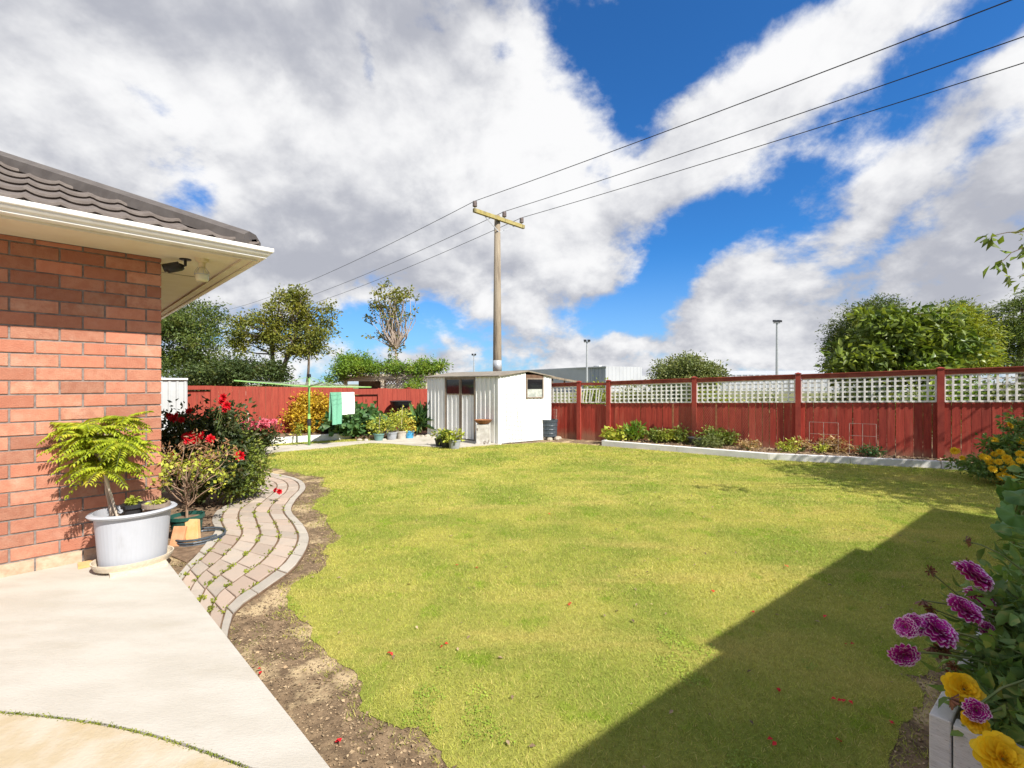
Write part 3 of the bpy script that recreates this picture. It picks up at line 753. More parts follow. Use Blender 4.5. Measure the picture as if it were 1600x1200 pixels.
mb = MB(); zt = ZS+.11; r0 = gc-N3*.03-U3*.02+V(0, 0, zt); r1 = gc-U3*9.3-N3*.03+V(0, 0, zt); rr = 2.9
t0 = r0-N3*rr-U3*rr+V(0, 0, rr*.45); t1 = r1-N3*rr+V(0, 0, rr*.45); b0 = r0-N3*2*rr; b1 = r1-N3*2*rr
mb.add([r0, r1, t1, t0, b0, b1], [(0, 3, 2, 1), (0, 4, 3), (3, 4, 5, 2), (1, 2, 5), (0, 1, 5, 4)]); mb.build('roof', M['roof_tile'], wing)

# ------------------------------------------------------------------ right fence
F0 = V(2.5, 12.0, 0); FK = V(.1516*12, -.092*12, 0)          # per k
def fray(px):
    q = (px-800)/F; k = (q-.20833)/(.1516+.092*q); return k
def fpt(k, z=0): return F0+FK*k+V(0, 0, z)
FD = FK.normalized(); FN = V(-FD.y, FD.x, 0)                 # FN away from the camera
if FN.y < 0: FN = -FN
def ztop(k): return 1.55+.068*k
def zmid(k): return 1.0+.05*k if k > 0 else 1.0+.04*k
fence = thing('fence', 'dark red board fence along the right with white trellis on top', 'fence', tuple(fpt(1.5)))
mb = MB(); kk = fray(905)
def boards(mb, k0, k1, zf, z0=0.0, wd=.135, off=.02):
    L = (fpt(k1)-fpt(k0)).length; n = max(1, int(round(L/wd)))
    for i in range(n):
        a = k0+(k1-k0)*i/n; b = k0+(k1-k0)*(i+1)/n; ww = (fpt(b)-fpt(a)).length
        za, zb = zf(a), zf(b); o = random.uniform(0, .006); p = fpt(a)+FD*.002+FN*(off+o)
        g_ = random.choice((.003, .004, .006, .011)); vs = [p+V(0, 0, z0), p+FD*(ww-g_)+V(0, 0, z0), p+FD*(ww-g_)+V(0, 0, zb), p+V(0, 0, za)]
        vs += [q_+FN*.02 for q_ in vs]
        mb.add(vs, [(0, 1, 2, 3), (7, 6, 5, 4), (0, 4, 5, 1), (1, 5, 6, 2), (2, 6, 7, 3), (3, 7, 4, 0)])
kL = fray(905); kend = 6.6
boards(mb, fray(952), kend, zmid)
mb.build('board_panel', M['fence_red'], fence)
mb = MB(); boards(mb, -5.9, fray(903), lambda k: zmid(max(k, -2))); mb.build('board_panel', M['fence_red'], fence)
posts = [fray(x) for x in (905, 951, 1085, 1247, 1469)]; posts += [posts[-1]+1.0, posts[-1]+2.0, posts[-1]+3.0-.05]
posts = [-5.9, -4.6, -3.3, -2.0]+posts
for k in posts:
    mb = MB(); c = fpt(k); s_ = .05; zt = ztop(k)+.03
    mb.frame_box(c-FD*s_-FN*.06, FD*2*s_, FN*.09, V(0, 0, zt)); t = c+FN*-.015+V(0, 0, zt+.035)
    e = .012; q = [c-FD*(s_+e)-FN*(.06+e), c+FD*(s_+e)-FN*(.06+e), c+FD*(s_+e)+FN*(.03+e), c-FD*(s_+e)+FN*(.03+e)]
    vs = [p+V(0, 0, zt) for p in q]+[p+V(0, 0, zt+.012) for p in q]+[t]
    mb.add(vs, [(3, 2, 1, 0), (0, 1, 5, 4), (1, 2, 6, 5), (2, 3, 7, 6), (3, 0, 4, 7), (4, 5, 8), (5, 6, 8), (6, 7, 8), (7, 4, 8)])
    mb.build('post', M['post_red'], fence)
def trellis(parent, k0, k1, pitch=.118, leaning=False):
    mb = MB(); mf = MB()
    a0, a1 = k0+.06/FK.length*1.0, k1-.06/FK.length*1.0; L = (fpt(a1)-fpt(a0)).length
    def pt(k, fr, off): return fpt(k)+FN*off+V(0, 0, zmid(k)+.012+(ztop(k)-.085-zmid(k)-.012)*fr)
    n = max(2, int(round(L/pitch)))
    for i in range(n+1):
        k = a0+(a1-a0)*i/n; k2 = k
        if leaning and 0 < i < n: k2 = k-(a1-a0)*.05+random.uniform(-.01, .01)
        if leaning and i in (4, 7): k2 = k-(a1-a0)*.12
        mb.bar(pt(k2, 0, -.008), pt(k, .97 if not leaning or i in (0, n) else .80, -.008), .032, .010, FN)
    for fr in ((0.02, .22, .42, .62, .82, .99) if not leaning else (.02, .80)):
        mf.bar(pt(a0, fr, .004), pt(a1, fr, .004), .010, .032)
    o = mb.build('trellis_panel', M['trellis'], parent); mf.build('trellis_slats', M['trellis'], o)
for a, b in zip(posts[:-1], posts[1:]):
    if a < -2.1: continue
    if abs(a-fray(905)) < 1e-6: continue
    trellis(fence, a, b)
mb = MB()
for a, b in zip(posts[:-1], posts[1:]):
    if a < -2.1 or abs(a-fray(905)) < 1e-6: continue
    e_ = .052/FK.length
    mb.bar(fpt(a+e_, ztop(a)-.035), fpt(b-e_, ztop(b)-.035), .05, .085); mb.bar(fpt(a+e_, ztop(a)+.015)-FN*.0, fpt(b-e_, ztop(b)+.015), .09, .018)
mb.build('top_rail', M['rail_red'], fence)
gate = thing('gate', 'narrow red board gate with white slatted top beside the shed', 'gate', tuple(fpt((fray(905)+fray(951))/2)))
ka, kb = fray(905)+.052/FK.length, fray(951)-.055/FK.length
mb = MB(); boards(mb, ka, kb, lambda k: .97); mb.build('board_panel', M['fence_red'], gate)
mb = MB(); mb.bar(fpt(ka, 1.50), fpt(kb, 1.50), .045, .075); mb.build('top_rail', M['rail_red'], gate)
trellis(gate, fray(905), fray(951), .09, True)
mb = MB(); p = fpt(kb-.02, .93)-FN*.0; mb.frame_box(p+FN*.0, FD*.10, -FN*.02, V(0, 0, .02)); mb.build('latch', M['galv'], gate)

# back fence
BD = V(.83, .56, 0).normalized(); BN = V(-BD.y, BD.x, 0); B0 = V(-6.53, 12.7, 0)
def bpt(t, z=0): return B0+BD*t+V(0, 0, z)
def bray(px): q = (px-800)/F; return (q*B0.y-B0.x)/(BD.x-q*BD.y)
bf = thing('fence', 'red board fence along the back behind the clothesline', 'fence', tuple(bpt(0)))
tR = 4.55
def zb(t): return 1.42-.019*t
def bboards(t0, t1, off=0, zf=zb, z0=0.0, parent=bf):
    mb = MB(); n = int((t1-t0)/.15)
    for i in range(n):
        a = t0+(t1-t0)*i/n; ww = (t1-t0)/n; p = bpt(a)+BN*(off+random.uniform(0, .012)); z = zf(a)+random.uniform(-.006, .006)
        mb.frame_box(p+V(0, 0, z0), BD*(ww-.004), BN*.02, V(0, 0, z-z0))
    mb.build('board_panel', M['fence_far'], parent)
ta, tb = bray(330), bray(478); tc_, td = bray(552), bray(591)
bboards(-9, ta, .05, lambda t: zb(t)-.13); bboards(ta, tc_); bboards(tc_, td, .06, lambda t: zb(t)-.22); bboards(td, tR)
MB().frame_box(bpt(-9, zb(-3)-.12)-BN*.01, BD*(9+ta), BN*.055, V(0, 0, .10)).build('top_rail', M['fence_far'], bf); MB().frame_box(bpt(tc_, zb(tc_)-.20), BD*(td-tc_), BN*.05, V(0, 0, .17)).build('top_rail', M['fence_far'], bf)
for t in (-8, -6, -4, ta, tc_-.02, td, td+1.0):
    MB().frame_box(bpt(t)-BD*.012-BN*.004, BD*.024, BN*.1, V(0, 0, zb(t)+.01)).build('post', M['fence_far'], bf)

# neighbouring ground-level extension of boards out of view is left out
# ------------------------------------------------------------------ kerbs and beds
kl = [V(2.17, 11.17, 0), V(5.06, 9.08, 0), V(7.6, 8.16, 0), V(8.12, 7.7, 0)]
def kerb(pts, zh, th=.07, m='kerb', inward=1, name='garden_kerb', label='', cat='kerb'):
    mb = MB()
    for a, b in zip(pts[:-1], pts[1:]):
        d = (b-a); L = d.length; d.normalize(); nn = V(-d.y, d.x, 0)*inward; n = max(1, int(L/1.25))
        for i in range(n): mb.frame_box(a+d*(L*i/n+.003)+V(0, 0, -.02), d*(L/n-.006), nn*th, V(0, 0, zh+.02))
    o = mb.build(name, M[m], None, base=tuple(pts[0]), **T(label, cat)); add_bevel(o, .008, 2); return o
kerb(kl, .13, .12, label='low white concrete edging in front of the right fence bed', cat='garden edging')
kerb([kl[0]+FN*.0, kl[0]+V(.42, .72, 0)], .13, .07, inward=-1, label='short white edging closing the left end of the fence bed', cat='garden edging')
bed = [kl[0]+V(.05, .05, 0), kl[1]+V(0, .06, 0), kl[2]+V(0, .06, 0), kl[3], V(8.8, 7.9, 0), fpt(4.2), fpt(3), fpt(2), fpt(1), fpt(0)]
def soil_bed(poly, z, name='garden_bed'):
    MB().prism(poly, 0, z).build(name, M['bedsoil'], **STR)
soil_bed(bed, .10)
bk = [G(418, 695.5), G(549, 686)]
kerb([bk[0], bk[1]], .17, .05, label='white timber edging board below the back fence', cat='garden edging')
soil_bed([bk[0]+V(.03, .06, 0), bk[1]+V(0, .06, 0), bpt(bray(552))-BN*.02, bpt(bray(418))-BN*.02], .13)
soil_bed([G(555, 687), G(600, 687), G(650, 683), bpt(tR-.3)-BN*.02, bpt(bray(552))-BN*.02], .09)
# soil litter in right bed
def bed_pts(n):
    x = rng.uniform(2, 9, n); y = rng.uniform(7.5, 12, n); k = in_poly(x, y, bed); return x[k], y[k]
v, f = scatter_chips(9000, bed_pts, .05, .108); mesh_obj('bed_litter', v, f, M['chips'], kind='stuff')

# white rocks edging the back bed
for i, (px, py) in enumerate([(562, 689), (572, 690), (652, 684), (660, 683), (668, 683), (600, 689)]):
    c = G(px, py); mb = MB(); r = random.uniform(.05, .09)
    mb.lathe(c, [(r*.8, 0), (r, r*.4), (r*.75, r*.9), (r*.2, r*1.1)], 8, 1.3, .9, random.random()*3)
    mb.build('garden_rock', M['rock'], None, base=tuple(c), **T('pale rough stone edging the back vegetable bed by the pots', 'stone', 'stones edging the back bed'))

# ------------------------------------------------------------------ shed
def corr_wall(mb, a, b, z0, z1f, pitch=.16, dep=.028, out=None, prof=((0, 0), (.55, 0), (.68, 1), (.87, 1))):
    a, b = Vector(a), Vector(b); d = b-a; L = d.length; d.normalize(); out = out or V(d.y, -d.x, 0); n = max(1, int(round(L/pitch))); p_ = L/n
    pts = []
    for i in range(n):
        for q, h in prof: pts.append(((i+q)*p_, h*dep))
    pts.append((L, 0)); vs = []
    for s, h in pts:
        p = a+d*s+out*h; z1 = z1f(s/L) if callable(z1f) else z1f
        vs += [p+V(0, 0, z0), p+V(0, 0, z1)]
    mb.add(vs, [(2*i, 2*i+2, 2*i+3, 2*i+1) for i in range(len(pts)-1)])
SC = G(780, 694.5); SL = SC+V(-math.cos(R(40.5)), math.sin(R(40.5)), 0)*2.77
SR = SC+V(math.cos(R(36)), math.sin(R(36)), 0)*1.70; SB = SL+(SR-SC)
dl = (SL-SC).normalized(); dr = (SR-SC).normalized()
nl = V(-dl.y, dl.x, 0); nl = nl if nl.y < 0 else -nl      # outwards of door wall
nr = V(dr.y, -dr.x, 0); nr = nr if nr.y < 0 else -nr
shed = thing('garden_shed', 'white corrugated garden shed with double doors beside the fence', 'shed', tuple(SC))
EZ = 1.685; RP = 1.80
LW = (SL-SC).length
def sray(px): q = (px-800)/F; return (q*SC.y-SC.x)/(dl.x-q*dl.y)
def sray2(px): q = (px-800)/F; return (q*SC.y-SC.x)/(dr.x-q*dr.y)
d0, d1, dm = sray(742.5), sray(697), sray(720)
mb = MB(); corr_wall(mb, SC+dl*.03, SC+dl*(d0-.02), .02, EZ, out=nl); mb.build('wall', M['shed_white'], shed); mb = MB(); corr_wall(mb, SC+dl*(d1+.02), SL, .02, EZ, out=nl)
mb.build('wall', M['shed_white'], shed)
RL = (SR-SC).length
gab = lambda t: EZ+(RP-EZ)*(1-abs(2*t-1))
mb = MB(); w0, w1 = sray2(821.5), sray2(848.5)
z0w = H+(600-622.5)/F*(SC+dr*w0).y; z1w = H+(600-592)/F*(SC+dr*w0).y
corr_wall(mb, SC+dr*.03, SC+dr*w0, .02, lambda t: gab(t*w0/RL), out=nr, pitch=.11, dep=.012); corr_wall(mb, SC+dr*w1, SR, .02, lambda t: gab((w1+t*(RL-w1))/RL), out=nr, pitch=.11, dep=.012)
corr_wall(mb, SC+dr*w0, SC+dr*w1, .02, z0w, out=nr, pitch=.11, dep=.012)
mb.build('wall', M['shed_white'], shed)
mb = MB(); corr_wall(mb, SL, SB, 0, gab, out=-nr); corr_wall(mb, SR, SB, 0, EZ, out=-nl); mb.build('wall', M['shed_white'], shed)
mb = MB(); mb.frame_box(SC-dl*.0+nl*.03, dl*.05, -nl*.03, V(0, 0, EZ)); mb.frame_box(SC+nr*.02, dr*.05, -nr*.02, V(0, 0, EZ)); mb.build('corner_trim', M['shed_white'], shed)
# doors
zr = H+(600-617)/F*(SC+dl*dm).y; zh = EZ-.035
for i, (a, b) in enumerate(((d0, dm-.012), (dm+.012, d1))):
    mb = MB(); corr_wall(mb, SC+dl*(a+.03), SC+dl*(b-.03), .05, zr, out=nl, pitch=.15, dep=.02)
    dr_ = mb.build('door', M['shed_white'], shed)
    mb = MB()
    for s in (a, b-.03): mb.frame_box(SC+dl*s-nl*.01+V(0, 0, .03), dl*.03, nl*.035, V(0, 0, zh-.03))
    mb.frame_box(SC+dl*(a+.03)-nl*.01+V(0, 0, zr), dl*(b-a-.06), nl*.033, V(0, 0, .03)); mb.frame_box(SC+dl*(a+.03)-nl*.01+V(0, 0, zh-.03), dl*(b-a-.06), nl*.033, V(0, 0, .03))
    mb.build('door_frame', M['shed_trim'], dr_)
    MB().frame_box(SC+dl*(a+.03)+V(0, 0, zr+.03), dl*(b-a-.06), nl*.006, V(0, 0, zh-zr-.06)).build('pane', M['darkglass'], dr_)
for dq in (d0-.02, d1): MB().frame_box(SC+dl*dq+nl*.005, dl*.02, nl*.03, V(0, 0, EZ)).build('door_surround', M['shed_trim'], shed)
mb = MB(); mb.frame_box(SC+dl*d0+V(0, 0, zh), dl*(d1-d0), nl*.03, V(0, 0, EZ-zh)); mb.build('lintel', M['shed_trim'], shed)
# side window
wo = MB(); a, b = SC+dr*w0, SC+dr*w1; fw = .035
wo.frame_box(a+V(0, 0, z0w), dr*(w1-w0), nr*.03, V(0, 0, fw)); wo.frame_box(a+V(0, 0, z1w-.012), dr*(w1-w0), nr*.03, V(0, 0, fw))
wo.frame_box(a+V(0, 0, z0w+fw), dr*fw, nr*.029, V(0, 0, z1w-z0w-fw-.012)); wo.frame_box(b-dr*fw+V(0, 0, z0w+fw), dr*fw, nr*.029, V(0, 0, z1w-z0w-fw-.012))
wf = wo.build('window', M['shed_trim'], shed)
zc = z0w+(z1w-z0w)*.48
MB().frame_box(a+dr*fw+V(0, 0, z0w+fw), dr*(w1-w0-2*fw), nr*.008, V(0, 0, zc-z0w-fw)).build('pane', M['paleglass'], wf)
MB().frame_box(a+dr*fw+V(0, 0, zc), dr*(w1-w0-2*fw), nr*.014, V(0, 0, z1w-zc-.012)).build('pane', M['darkglass'], wf)
MB().frame_box(a+V(0, 0, z1w+fw-.012), dr*(w1-w0), nr*.02, V(0, 0, gab(.5*(w0+w1)/RL)-z1w-fw-.01)).build('panel', M['brownwood'], wf)
# roof
mb = MB(); ov = .06
def rp(s, t, z): return SC+dl*s+dr*t+V(0, 0, z)
for (t0, t1, za, zb_) in ((-ov, RL/2, EZ-.005, RP+.02), (RL+ov, RL/2, EZ-.005, RP+.02)):
    vs = [rp(-ov, t0, za), rp(LW+ov, t0, za), rp(LW+ov, t1, zb_), rp(-ov, t1, zb_)]; vs += [p+V(0, 0, .03) for p in vs]
    mb.add(vs, [(0, 1, 2, 3), (7, 6, 5, 4), (0, 4, 5, 1), (1, 5, 6, 2), (2, 6, 7, 3), (3, 7, 4, 0)])
mb.build('roof', M['shed_roof'], shed)
# lean-to frame behind the shed
lean = thing('timber_frame', 'weathered timber frame rail sloping down behind the shed', 'frame', tuple(SR+dr*.4))
mb = MB(); p0 = P(860, 589, 13.6); p1 = P(903, 597, 14.3); mb.bar(p0, p1, .05, .06); mb.build('rail', M['pole'], lean)
for px in (863, 882): p = P(px, 590+(px-860)*.19, 13.7+(px-860)*.015); MB().bar(V(p.x, p.y, 0), p, .05, .05, (0, 1, 0)).build('post', M['pole'], lean)

# left small shed by the back fence
sm = thing('small_shed', 'small pale ribbed metal shed behind the roses at the house corner', 'shed', (-7.9, 11, 0))
a = P(292, 592, 11.0); a.z = 0; zt = 1.60; sd_ = V(-.60, .80, 0); fd_ = V(-.80, -.60, 0); b = a+fd_*1.5; a2, b2 = a+sd_*1.2, b+sd_*1.2
mb = MB()
for p_, q_, o_ in ((b, a, -sd_), (a, a2, -fd_), (b2, b, fd_), (a2, b2, sd_)): corr_wall(mb, p_, q_, 0, zt, pitch=.15, dep=.015, out=o_)
mb.build('wall', M['shed_grey'], sm)
mb = MB(); mb.frame_box(a-sd_*.05-fd_*.02+V(0, 0, zt), fd_*1.57, sd_*1.3, V(0, 0, .04)); mb.build('roof', M['trellis'], sm)

# ------------------------------------------------------------------ utility pole and lines
PY = 16.6
pc = P(777, 600, PY); pc.z = 0
up_ = thing('utility_pole', 'tall weathered wooden power pole with crossarm behind the shed', 'utility pole', tuple(pc))
ztp = H+(600-337)/F*PY
MB().tube([pc, pc+V(0, 0, 3), pc+V(0, 0, ztp)], [.165, .15, .105], 16).build('post', M['pole'], up_, smooth=True)
MB().tube([pc+V(0, 0, 1.95), pc+V(0, 0, 2.35)], [.160, .158], 16).build('sleeve', M['galv'], up_, smooth=True)
ad = V(.72, .70, 0).normalized(); an = V(.70, -.72, 0).normalized()
aw = pc+an*.15+V(0, 0, H+(600-344)/F*PY)
L0, L1 = -1.22, 1.22
MB().frame_box(aw+ad*L0-an*.05-V(0, 0, .065), ad*(L1-L0), an*.10, V(0, 0, .13)).build('crossarm', M['crossarm'], up_)
for sgn in (-1, 1): MB().bar(aw+ad*.75*sgn-V(0, 0, .06), pc+an*.1+V(0, 0, ztp-.62), .012, .035).build('brace', M['galv'], up_)
tops = []
for px in (742, 788, 815):
    q = (px-800)/F; s = (q*aw.y-aw.x)/(ad.x-q*ad.y); c = aw+ad*s+V(0, 0, .065)
    MB().lathe(c, [(.0, 0), (.012, 0), (.012, .07), (.075, .07), (.08, .12), (.07, .125), (.08, .18), (.07, .185), (.075, .24), (.05, .25), (0, .25)], 16).build('insulator', M['insul'], up_)
    tops.append(c+V(0, 0, .26))
tR_ = [(1580, 0), (1600, 57), (1600, 98)]; tL_ = [(470, 445), (490, 460.5), (500, 470.5)]
wd_ = V(.70, -.714, 0)
lbl = ['power line tied to the left insulator, uppermost of three', 'power line tied to the middle insulator, between two others', 'power line tied to the right insulator, lowest of three']
for c, pr, pl, lb in zip(tops, tR_, tL_, lbl):
    mb = MB(); pts = []
    for (px, py), sg in ((pl, -1), (pr, 1)):
        q = (px-800)/F; d = wd_*sg; t = (q*c.y-c.x)/(d.x-q*d.y); e = c+d*t; ez = H+(600-py)/F*e.y
        # parabola through the insulator and that point, with a span of 45 m
        k = .0012 if sg > 0 else .0016; sl_ = (ez-c.z)/t-k*t; Tn = t*1.6 if sg > 0 else 40
        seg = [c+d*(Tn*i/30)+V(0, 0, sl_*(Tn*i/30)+k*(Tn*i/30)**2) for i in range(31)]
        pts = pts+seg[1:] if sg > 0 else seg[::-1]
    mb.tube(pts, .010, 5); mb.build('power_line', M['wire'], None, base=tuple(c), **T(lb, 'power line', 'lines on the power pole'))

# ------------------------------------------------------------------ far buildings and light poles
wh = thing('warehouse', 'grey ribbed warehouse with pale front wall beyond the fence', 'warehouse', (10, 80, 0))
c0 = P(947, 573, 80); c1 = P(1003, 574, 84); c2 = P(770, 581.5, 115)
mb = MB(); corr_wall(mb, V(c2.x, c2.y, 0), V(c0.x, c0.y, 0), 0, lambda t: c2.z*(1-t)+c0.z*t, pitch=1.0, dep=.12, out=V(-.3, -.95, 0)); mb.build('side_wall', M['warehouse'], wh)
mb = MB(); corr_wall(mb, V(c0.x, c0.y, 0), V(c1.x, c1.y, 0), 0, c0.z+.1, pitch=.8, dep=.05, out=V(0, -1, 0)); mb.frame_box(V(c0.x, c0.y+.3, 0), V(c1.x-c0.x, c1.y-c0.y, 0), V(-20, 30, 0), V(0, 0, c0.z-.05)); mb.build('front_wall', M['warehouse_light'], wh)
mb = MB(); mb.bar(c2+V(0, -.3, 0), c0+V(0, -.3, 0), .3, .22); mb.build('gutter', M['galv'], wh)
for px, py in ((935, 572.5), (890, 576.5), (1, 1)):
    if px < 10: continue
    Y = 88 if px > 900 else 97; c = P(px, py+1.5, Y); MB().lathe(V(c.x, c.y, c.z-.5), [(.5, 0), (.5, .45), (1.0, .5), (.9, .8), (0, .9)], 12).build('roof_vent', M['galv'], wh)
ext = thing('warehouse', 'low white warehouse behind the trees with long flat roofline', 'warehouse', (40, 95, 0))
e0 = P(1003, 587, 86); e1 = P(1080, 588.5, 90); mb = MB(); mb.frame_box(V(e0.x, e0.y, 0), V(e1.x-e0.x, 4, 0), V(0, 12, 0), V(0, 0, e0.z)); mb.build('wall', M['warehouse_light'], ext)
f0 = P(1050, 586, 100); f1 = P(1420, 583, 92); mb = MB(); corr_wall(mb, V(f0.x, f0.y, 0), V(f1.x, f1.y, 0), 0, f0.z, pitch=1.2, dep=.1); mb.build('side_wall', M['warehouse_light'], ext)
mb = MB(); mb.frame_box(V(f0.x, f0.y, f0.z-.2), V(f1.x-f0.x, f1.y-f0.y, 0), V(0, 14, 1.2), V(0, 0, .2)); mb.build('roof', M['rooftop'], ext)
def lightpole(px, ptop, Y, label, w_=.16):
    c = P(px, 600, Y); c.z = 0; t = thing('floodlight_pole', label, 'light pole', tuple(c)); zt = H+(600-ptop)/F*Y
    MB().tube([c, c+V(0, 0, zt)], [w_, w_*.6], 8).build('post', M['galv'], t)
    MB().frame_box(c+V(-.5, 0, zt-.1), V(1.0, 0, 0), V(0, .12, 0), V(0, 0, .12)).build('crossbar', M['galv'], t)
    for sx in (-.32, .32): MB().frame_box(c+V(sx-.22, -.35, zt), V(.44, 0, 0), V(0, .5, .12), V(0, 0, .28)).build('floodlight', M['black'], t)
lightpole(740.5, 555, 110, 'small slim floodlight pole left of the power pole')
lightpole(917, 534, 78, 'tall floodlight pole in front of the grey warehouse', .2)
lightpole(1214, 504, 66, 'tallest floodlight pole above the middle of the right fence', .22)

# ------------------------------------------------------------------ trees
def tree(label, name, base, mat, ells, nclump, crad, nleaf, L, wr=.5, trunk_to=None, r0=.15, bark='bark', nb=16, cat='tree', group=None, droop=-.1, multi=None, shell=.5, flat=.7, curl=.15):
    base = Vector(base); t = thing(name, label, cat, tuple(base), group)
    v, f, cs = clumps(ells, nclump, crad, nleaf, L, wr, droop, shell, flat, curl)
    mesh_obj('crown', v, f, M[mat], t)
    mb = MB(); forks = multi or [trunk_to or (np.array(ells[0][0])-np.array([0, 0, ells[0][1][2]*.3]))]
    ends = []
    for q in forks:
        pts = limb(mb, base, q, r0, r0*.45, 8, 7, .04); ends += pts[3:]
    idx = rng.choice(len(cs), min(nb, len(cs)), replace=False)
    for i in idx:
        c = Vector(cs[i]); e = min(ends, key=lambda p: (p-c).length+max(0, (p.z-c.z))*2)
        limb(mb, e, c, r0*.32, r0*.08, 5, 4, .08)
    mb.build('trunk', M[bark], t); return t
def E(px, py, Y, rx, ry, dep=None):   # ellipsoid from its outline as seen in the photo, with a real depth
    c = P(px, py, Y); return ((c.x, c.y, c.z), (rx/F*Y, (dep or rx)/F*Y, ry/F*Y))

def bpx(px, Y): c = P(px, 600, Y); return (c.x, c.y, 0)
tree('grey-green loose tree behind the small shed under the eave', 'leafy_tree', bpx(288, 22), 'leaf_euc', [E(300, 500, 22, 44, 36), E(262, 530, 22, 40, 50), E(320, 540, 21, 30, 34), E(220, 500, 22, 50, 40), E(290, 570, 22, 50, 22)], 260, .36, 90, .14, .42, P(292, 520, 22), .22, nb=34, droop=-.4)
tree('spreading olive-yellow tree behind the back fence, tallest at left', 'leafy_tree', bpx(443, 20), 'leaf_olive',
     [E(405, 512, 20, 42, 26), E(450, 482, 20, 34, 26), E(470, 470, 20, 20, 16), E(493, 510, 20, 28, 24), E(512, 485, 20, 14, 8), E(455, 530, 20, 44, 26), E(385, 540, 20, 26, 16), E(500, 545, 20, 18, 12), E(465, 455, 20, 14, 8)],
     250, .25, 52, .12, .5, None, .15, multi=[P(464, 515, 20), P(425, 515, 20.3)], nb=80, shell=.3)
tree('slender twin of the olive tree with thin bare stem', 'leafy_tree', bpx(472, 19.5), 'leaf_olive', [E(480, 540, 19.5, 20, 14), E(505, 520, 19.5, 14, 12)], 18, .3, 60, .12, .5, P(482, 540, 19.5), .08, nb=10)
tree('tall thin sparse tree rising from the pergola vine', 'sparse_tree', bpx(628, 19), 'leaf_olive',
     [E(598, 472, 19, 26, 20), E(627, 462, 19, 24, 16), E(603, 447, 19, 8, 8), E(612, 495, 19, 24, 14), E(617, 540, 19, 13, 18), E(590, 527, 19, 14, 7), E(642, 492, 19, 9, 16), E(580, 498, 19, 10, 10)],
     100, .12, 18, .12, .55, P(618, 545, 19), .085, 'palebark', 75, shell=0)
tree('dark round hedge tree behind the back fence at left', 'hedge', bpx(400, 18), 'leaf_dark', [E(352, 585, 18, 36, 20), E(400, 578, 18, 36, 14), E(425, 588, 18, 18, 16), E(310, 590, 18, 30, 22)], 150, .35, 90, .11, .5, None, .12, cat='hedge')
tree('grey-green round bush tree in front of the low white warehouse', 'bush_tree', bpx(1068, 26), 'leaf_mature', [E(1045, 580, 26, 26, 14), E(1072, 574, 26, 30, 20), E(1105, 583, 26, 22, 12), E(1068, 600, 26, 50, 16)], 190, .36, 80, .15, .5, None, .15)
tree('narrow-leaved dark tree, leftmost in the clump behind the right fence', 'leafy_tree', bpx(1350, 22), 'leaf_euc', [E(1350, 515, 22, 42, 42), E(1325, 545, 22, 28, 28), E(1375, 490, 22, 28, 24), E(1350, 570, 22, 50, 30)], 330, .36, 110, .12, .35, None, .2, nb=20)
tree('large-leaved glossy tree in front of the clump behind the right fence', 'broadleaf_tree', bpx(1400, 12.5), 'leaf_mag', [E(1345, 555, 12.5, 42, 20), E(1395, 530, 12.5, 50, 34), E(1440, 505, 12.5, 40, 22), E(1460, 545, 12.5, 44, 28), E(1375, 500, 12.5, 28, 14), E(1320, 567, 12.5, 24, 12), E(1400, 580, 12.5, 80, 20), E(1495, 545, 12.5, 24, 20)], 170, .26, 26, .22, .5, P(1400, 500, 12.5), .08, nb=40, droop=-.5, curl=.3)
tree('bright yellow-green tree, right of the large-leaved one', 'leafy_tree', bpx(1490, 17), 'leaf_lime', [E(1480, 505, 17, 36, 18), E(1515, 530, 17, 30, 22), E(1500, 560, 17, 46, 24)], 210, .3, 90, .12, .4, None, .16, nb=18)
tree('dark feathery conifer standing behind the yellow-green tree', 'conifer_tree', bpx(1500, 25), 'leaf_pine', [E(1480, 485, 25, 26, 10), E(1510, 500, 25, 32, 14), E(1530, 520, 25, 20, 16), E(1500, 550, 25, 60, 26)], 190, .38, 90, .16, .25, None, .2)
tree('spreading pine at the far right behind the fence', 'pine_tree', bpx(1600, 23), 'leaf_pine', [E(1600, 495, 23, 36, 24), E(1565, 520, 23, 30, 16), E(1620, 520, 23, 50, 30), E(1585, 560, 23, 40, 18), E(1650, 480, 23, 50, 50)], 210, .42, 90, .18, .2, P(1600, 520, 23), .22, nb=26, flat=.45)

# shrubs behind the right fence, seen through the trellis
sh_ = [(930, 13.6, 24, 'leaf_lime', 'narrow yellow-green shrub seen through the gate slats'), (990, 13.2, 40, 'leaf_olive', 'olive shrub seen through the left trellis panel'), (1050, 12.8, 36, 'leaf_dark', 'dark shrub seen through the second trellis panel'),
       (1115, 12.2, 44, 'leaf_lime', 'yellowish shrub behind the third trellis panel, its left half'), (1195, 11.6, 40, 'leaf_mature', 'greyish shrub behind the third trellis panel, its right half'), (1290, 10.9, 44, 'leaf_mature', 'thin grey shrub behind the fourth trellis panel at left'),
       (1350, 10.6, 44, 'leaf_dark', 'dark shrub behind the middle of the fourth trellis panel'), (1420, 10.2, 46, 'leaf_mag', 'glossy green shrub behind the fourth trellis panel at right'), (1510, 9.9, 50, 'leaf_bright', 'bright strappy shrub behind the rightmost trellis panel'), (1585, 9.6, 50, 'leaf_mature', 'pale shrub at the frame edge behind the rightmost trellis panel')]
for px, Y, r_, mt, lb in sh_:
    c = P(px, 600, Y); hgt = .80 if mt != 'leaf_dark' else .9
    if px in (1195, 1290): hgt = .6
    if px > 1500: hgt = 1.02
    tree(lb, 'shrub', (c.x, c.y, 0), mt, [((c.x, c.y, hgt), (r_/F*Y, .35, .62))], 60, .22, 45, .09, .45, (c.x, c.y, .9), .03, nb=8, cat='shrub', group='shrubs behind the trellis fence')

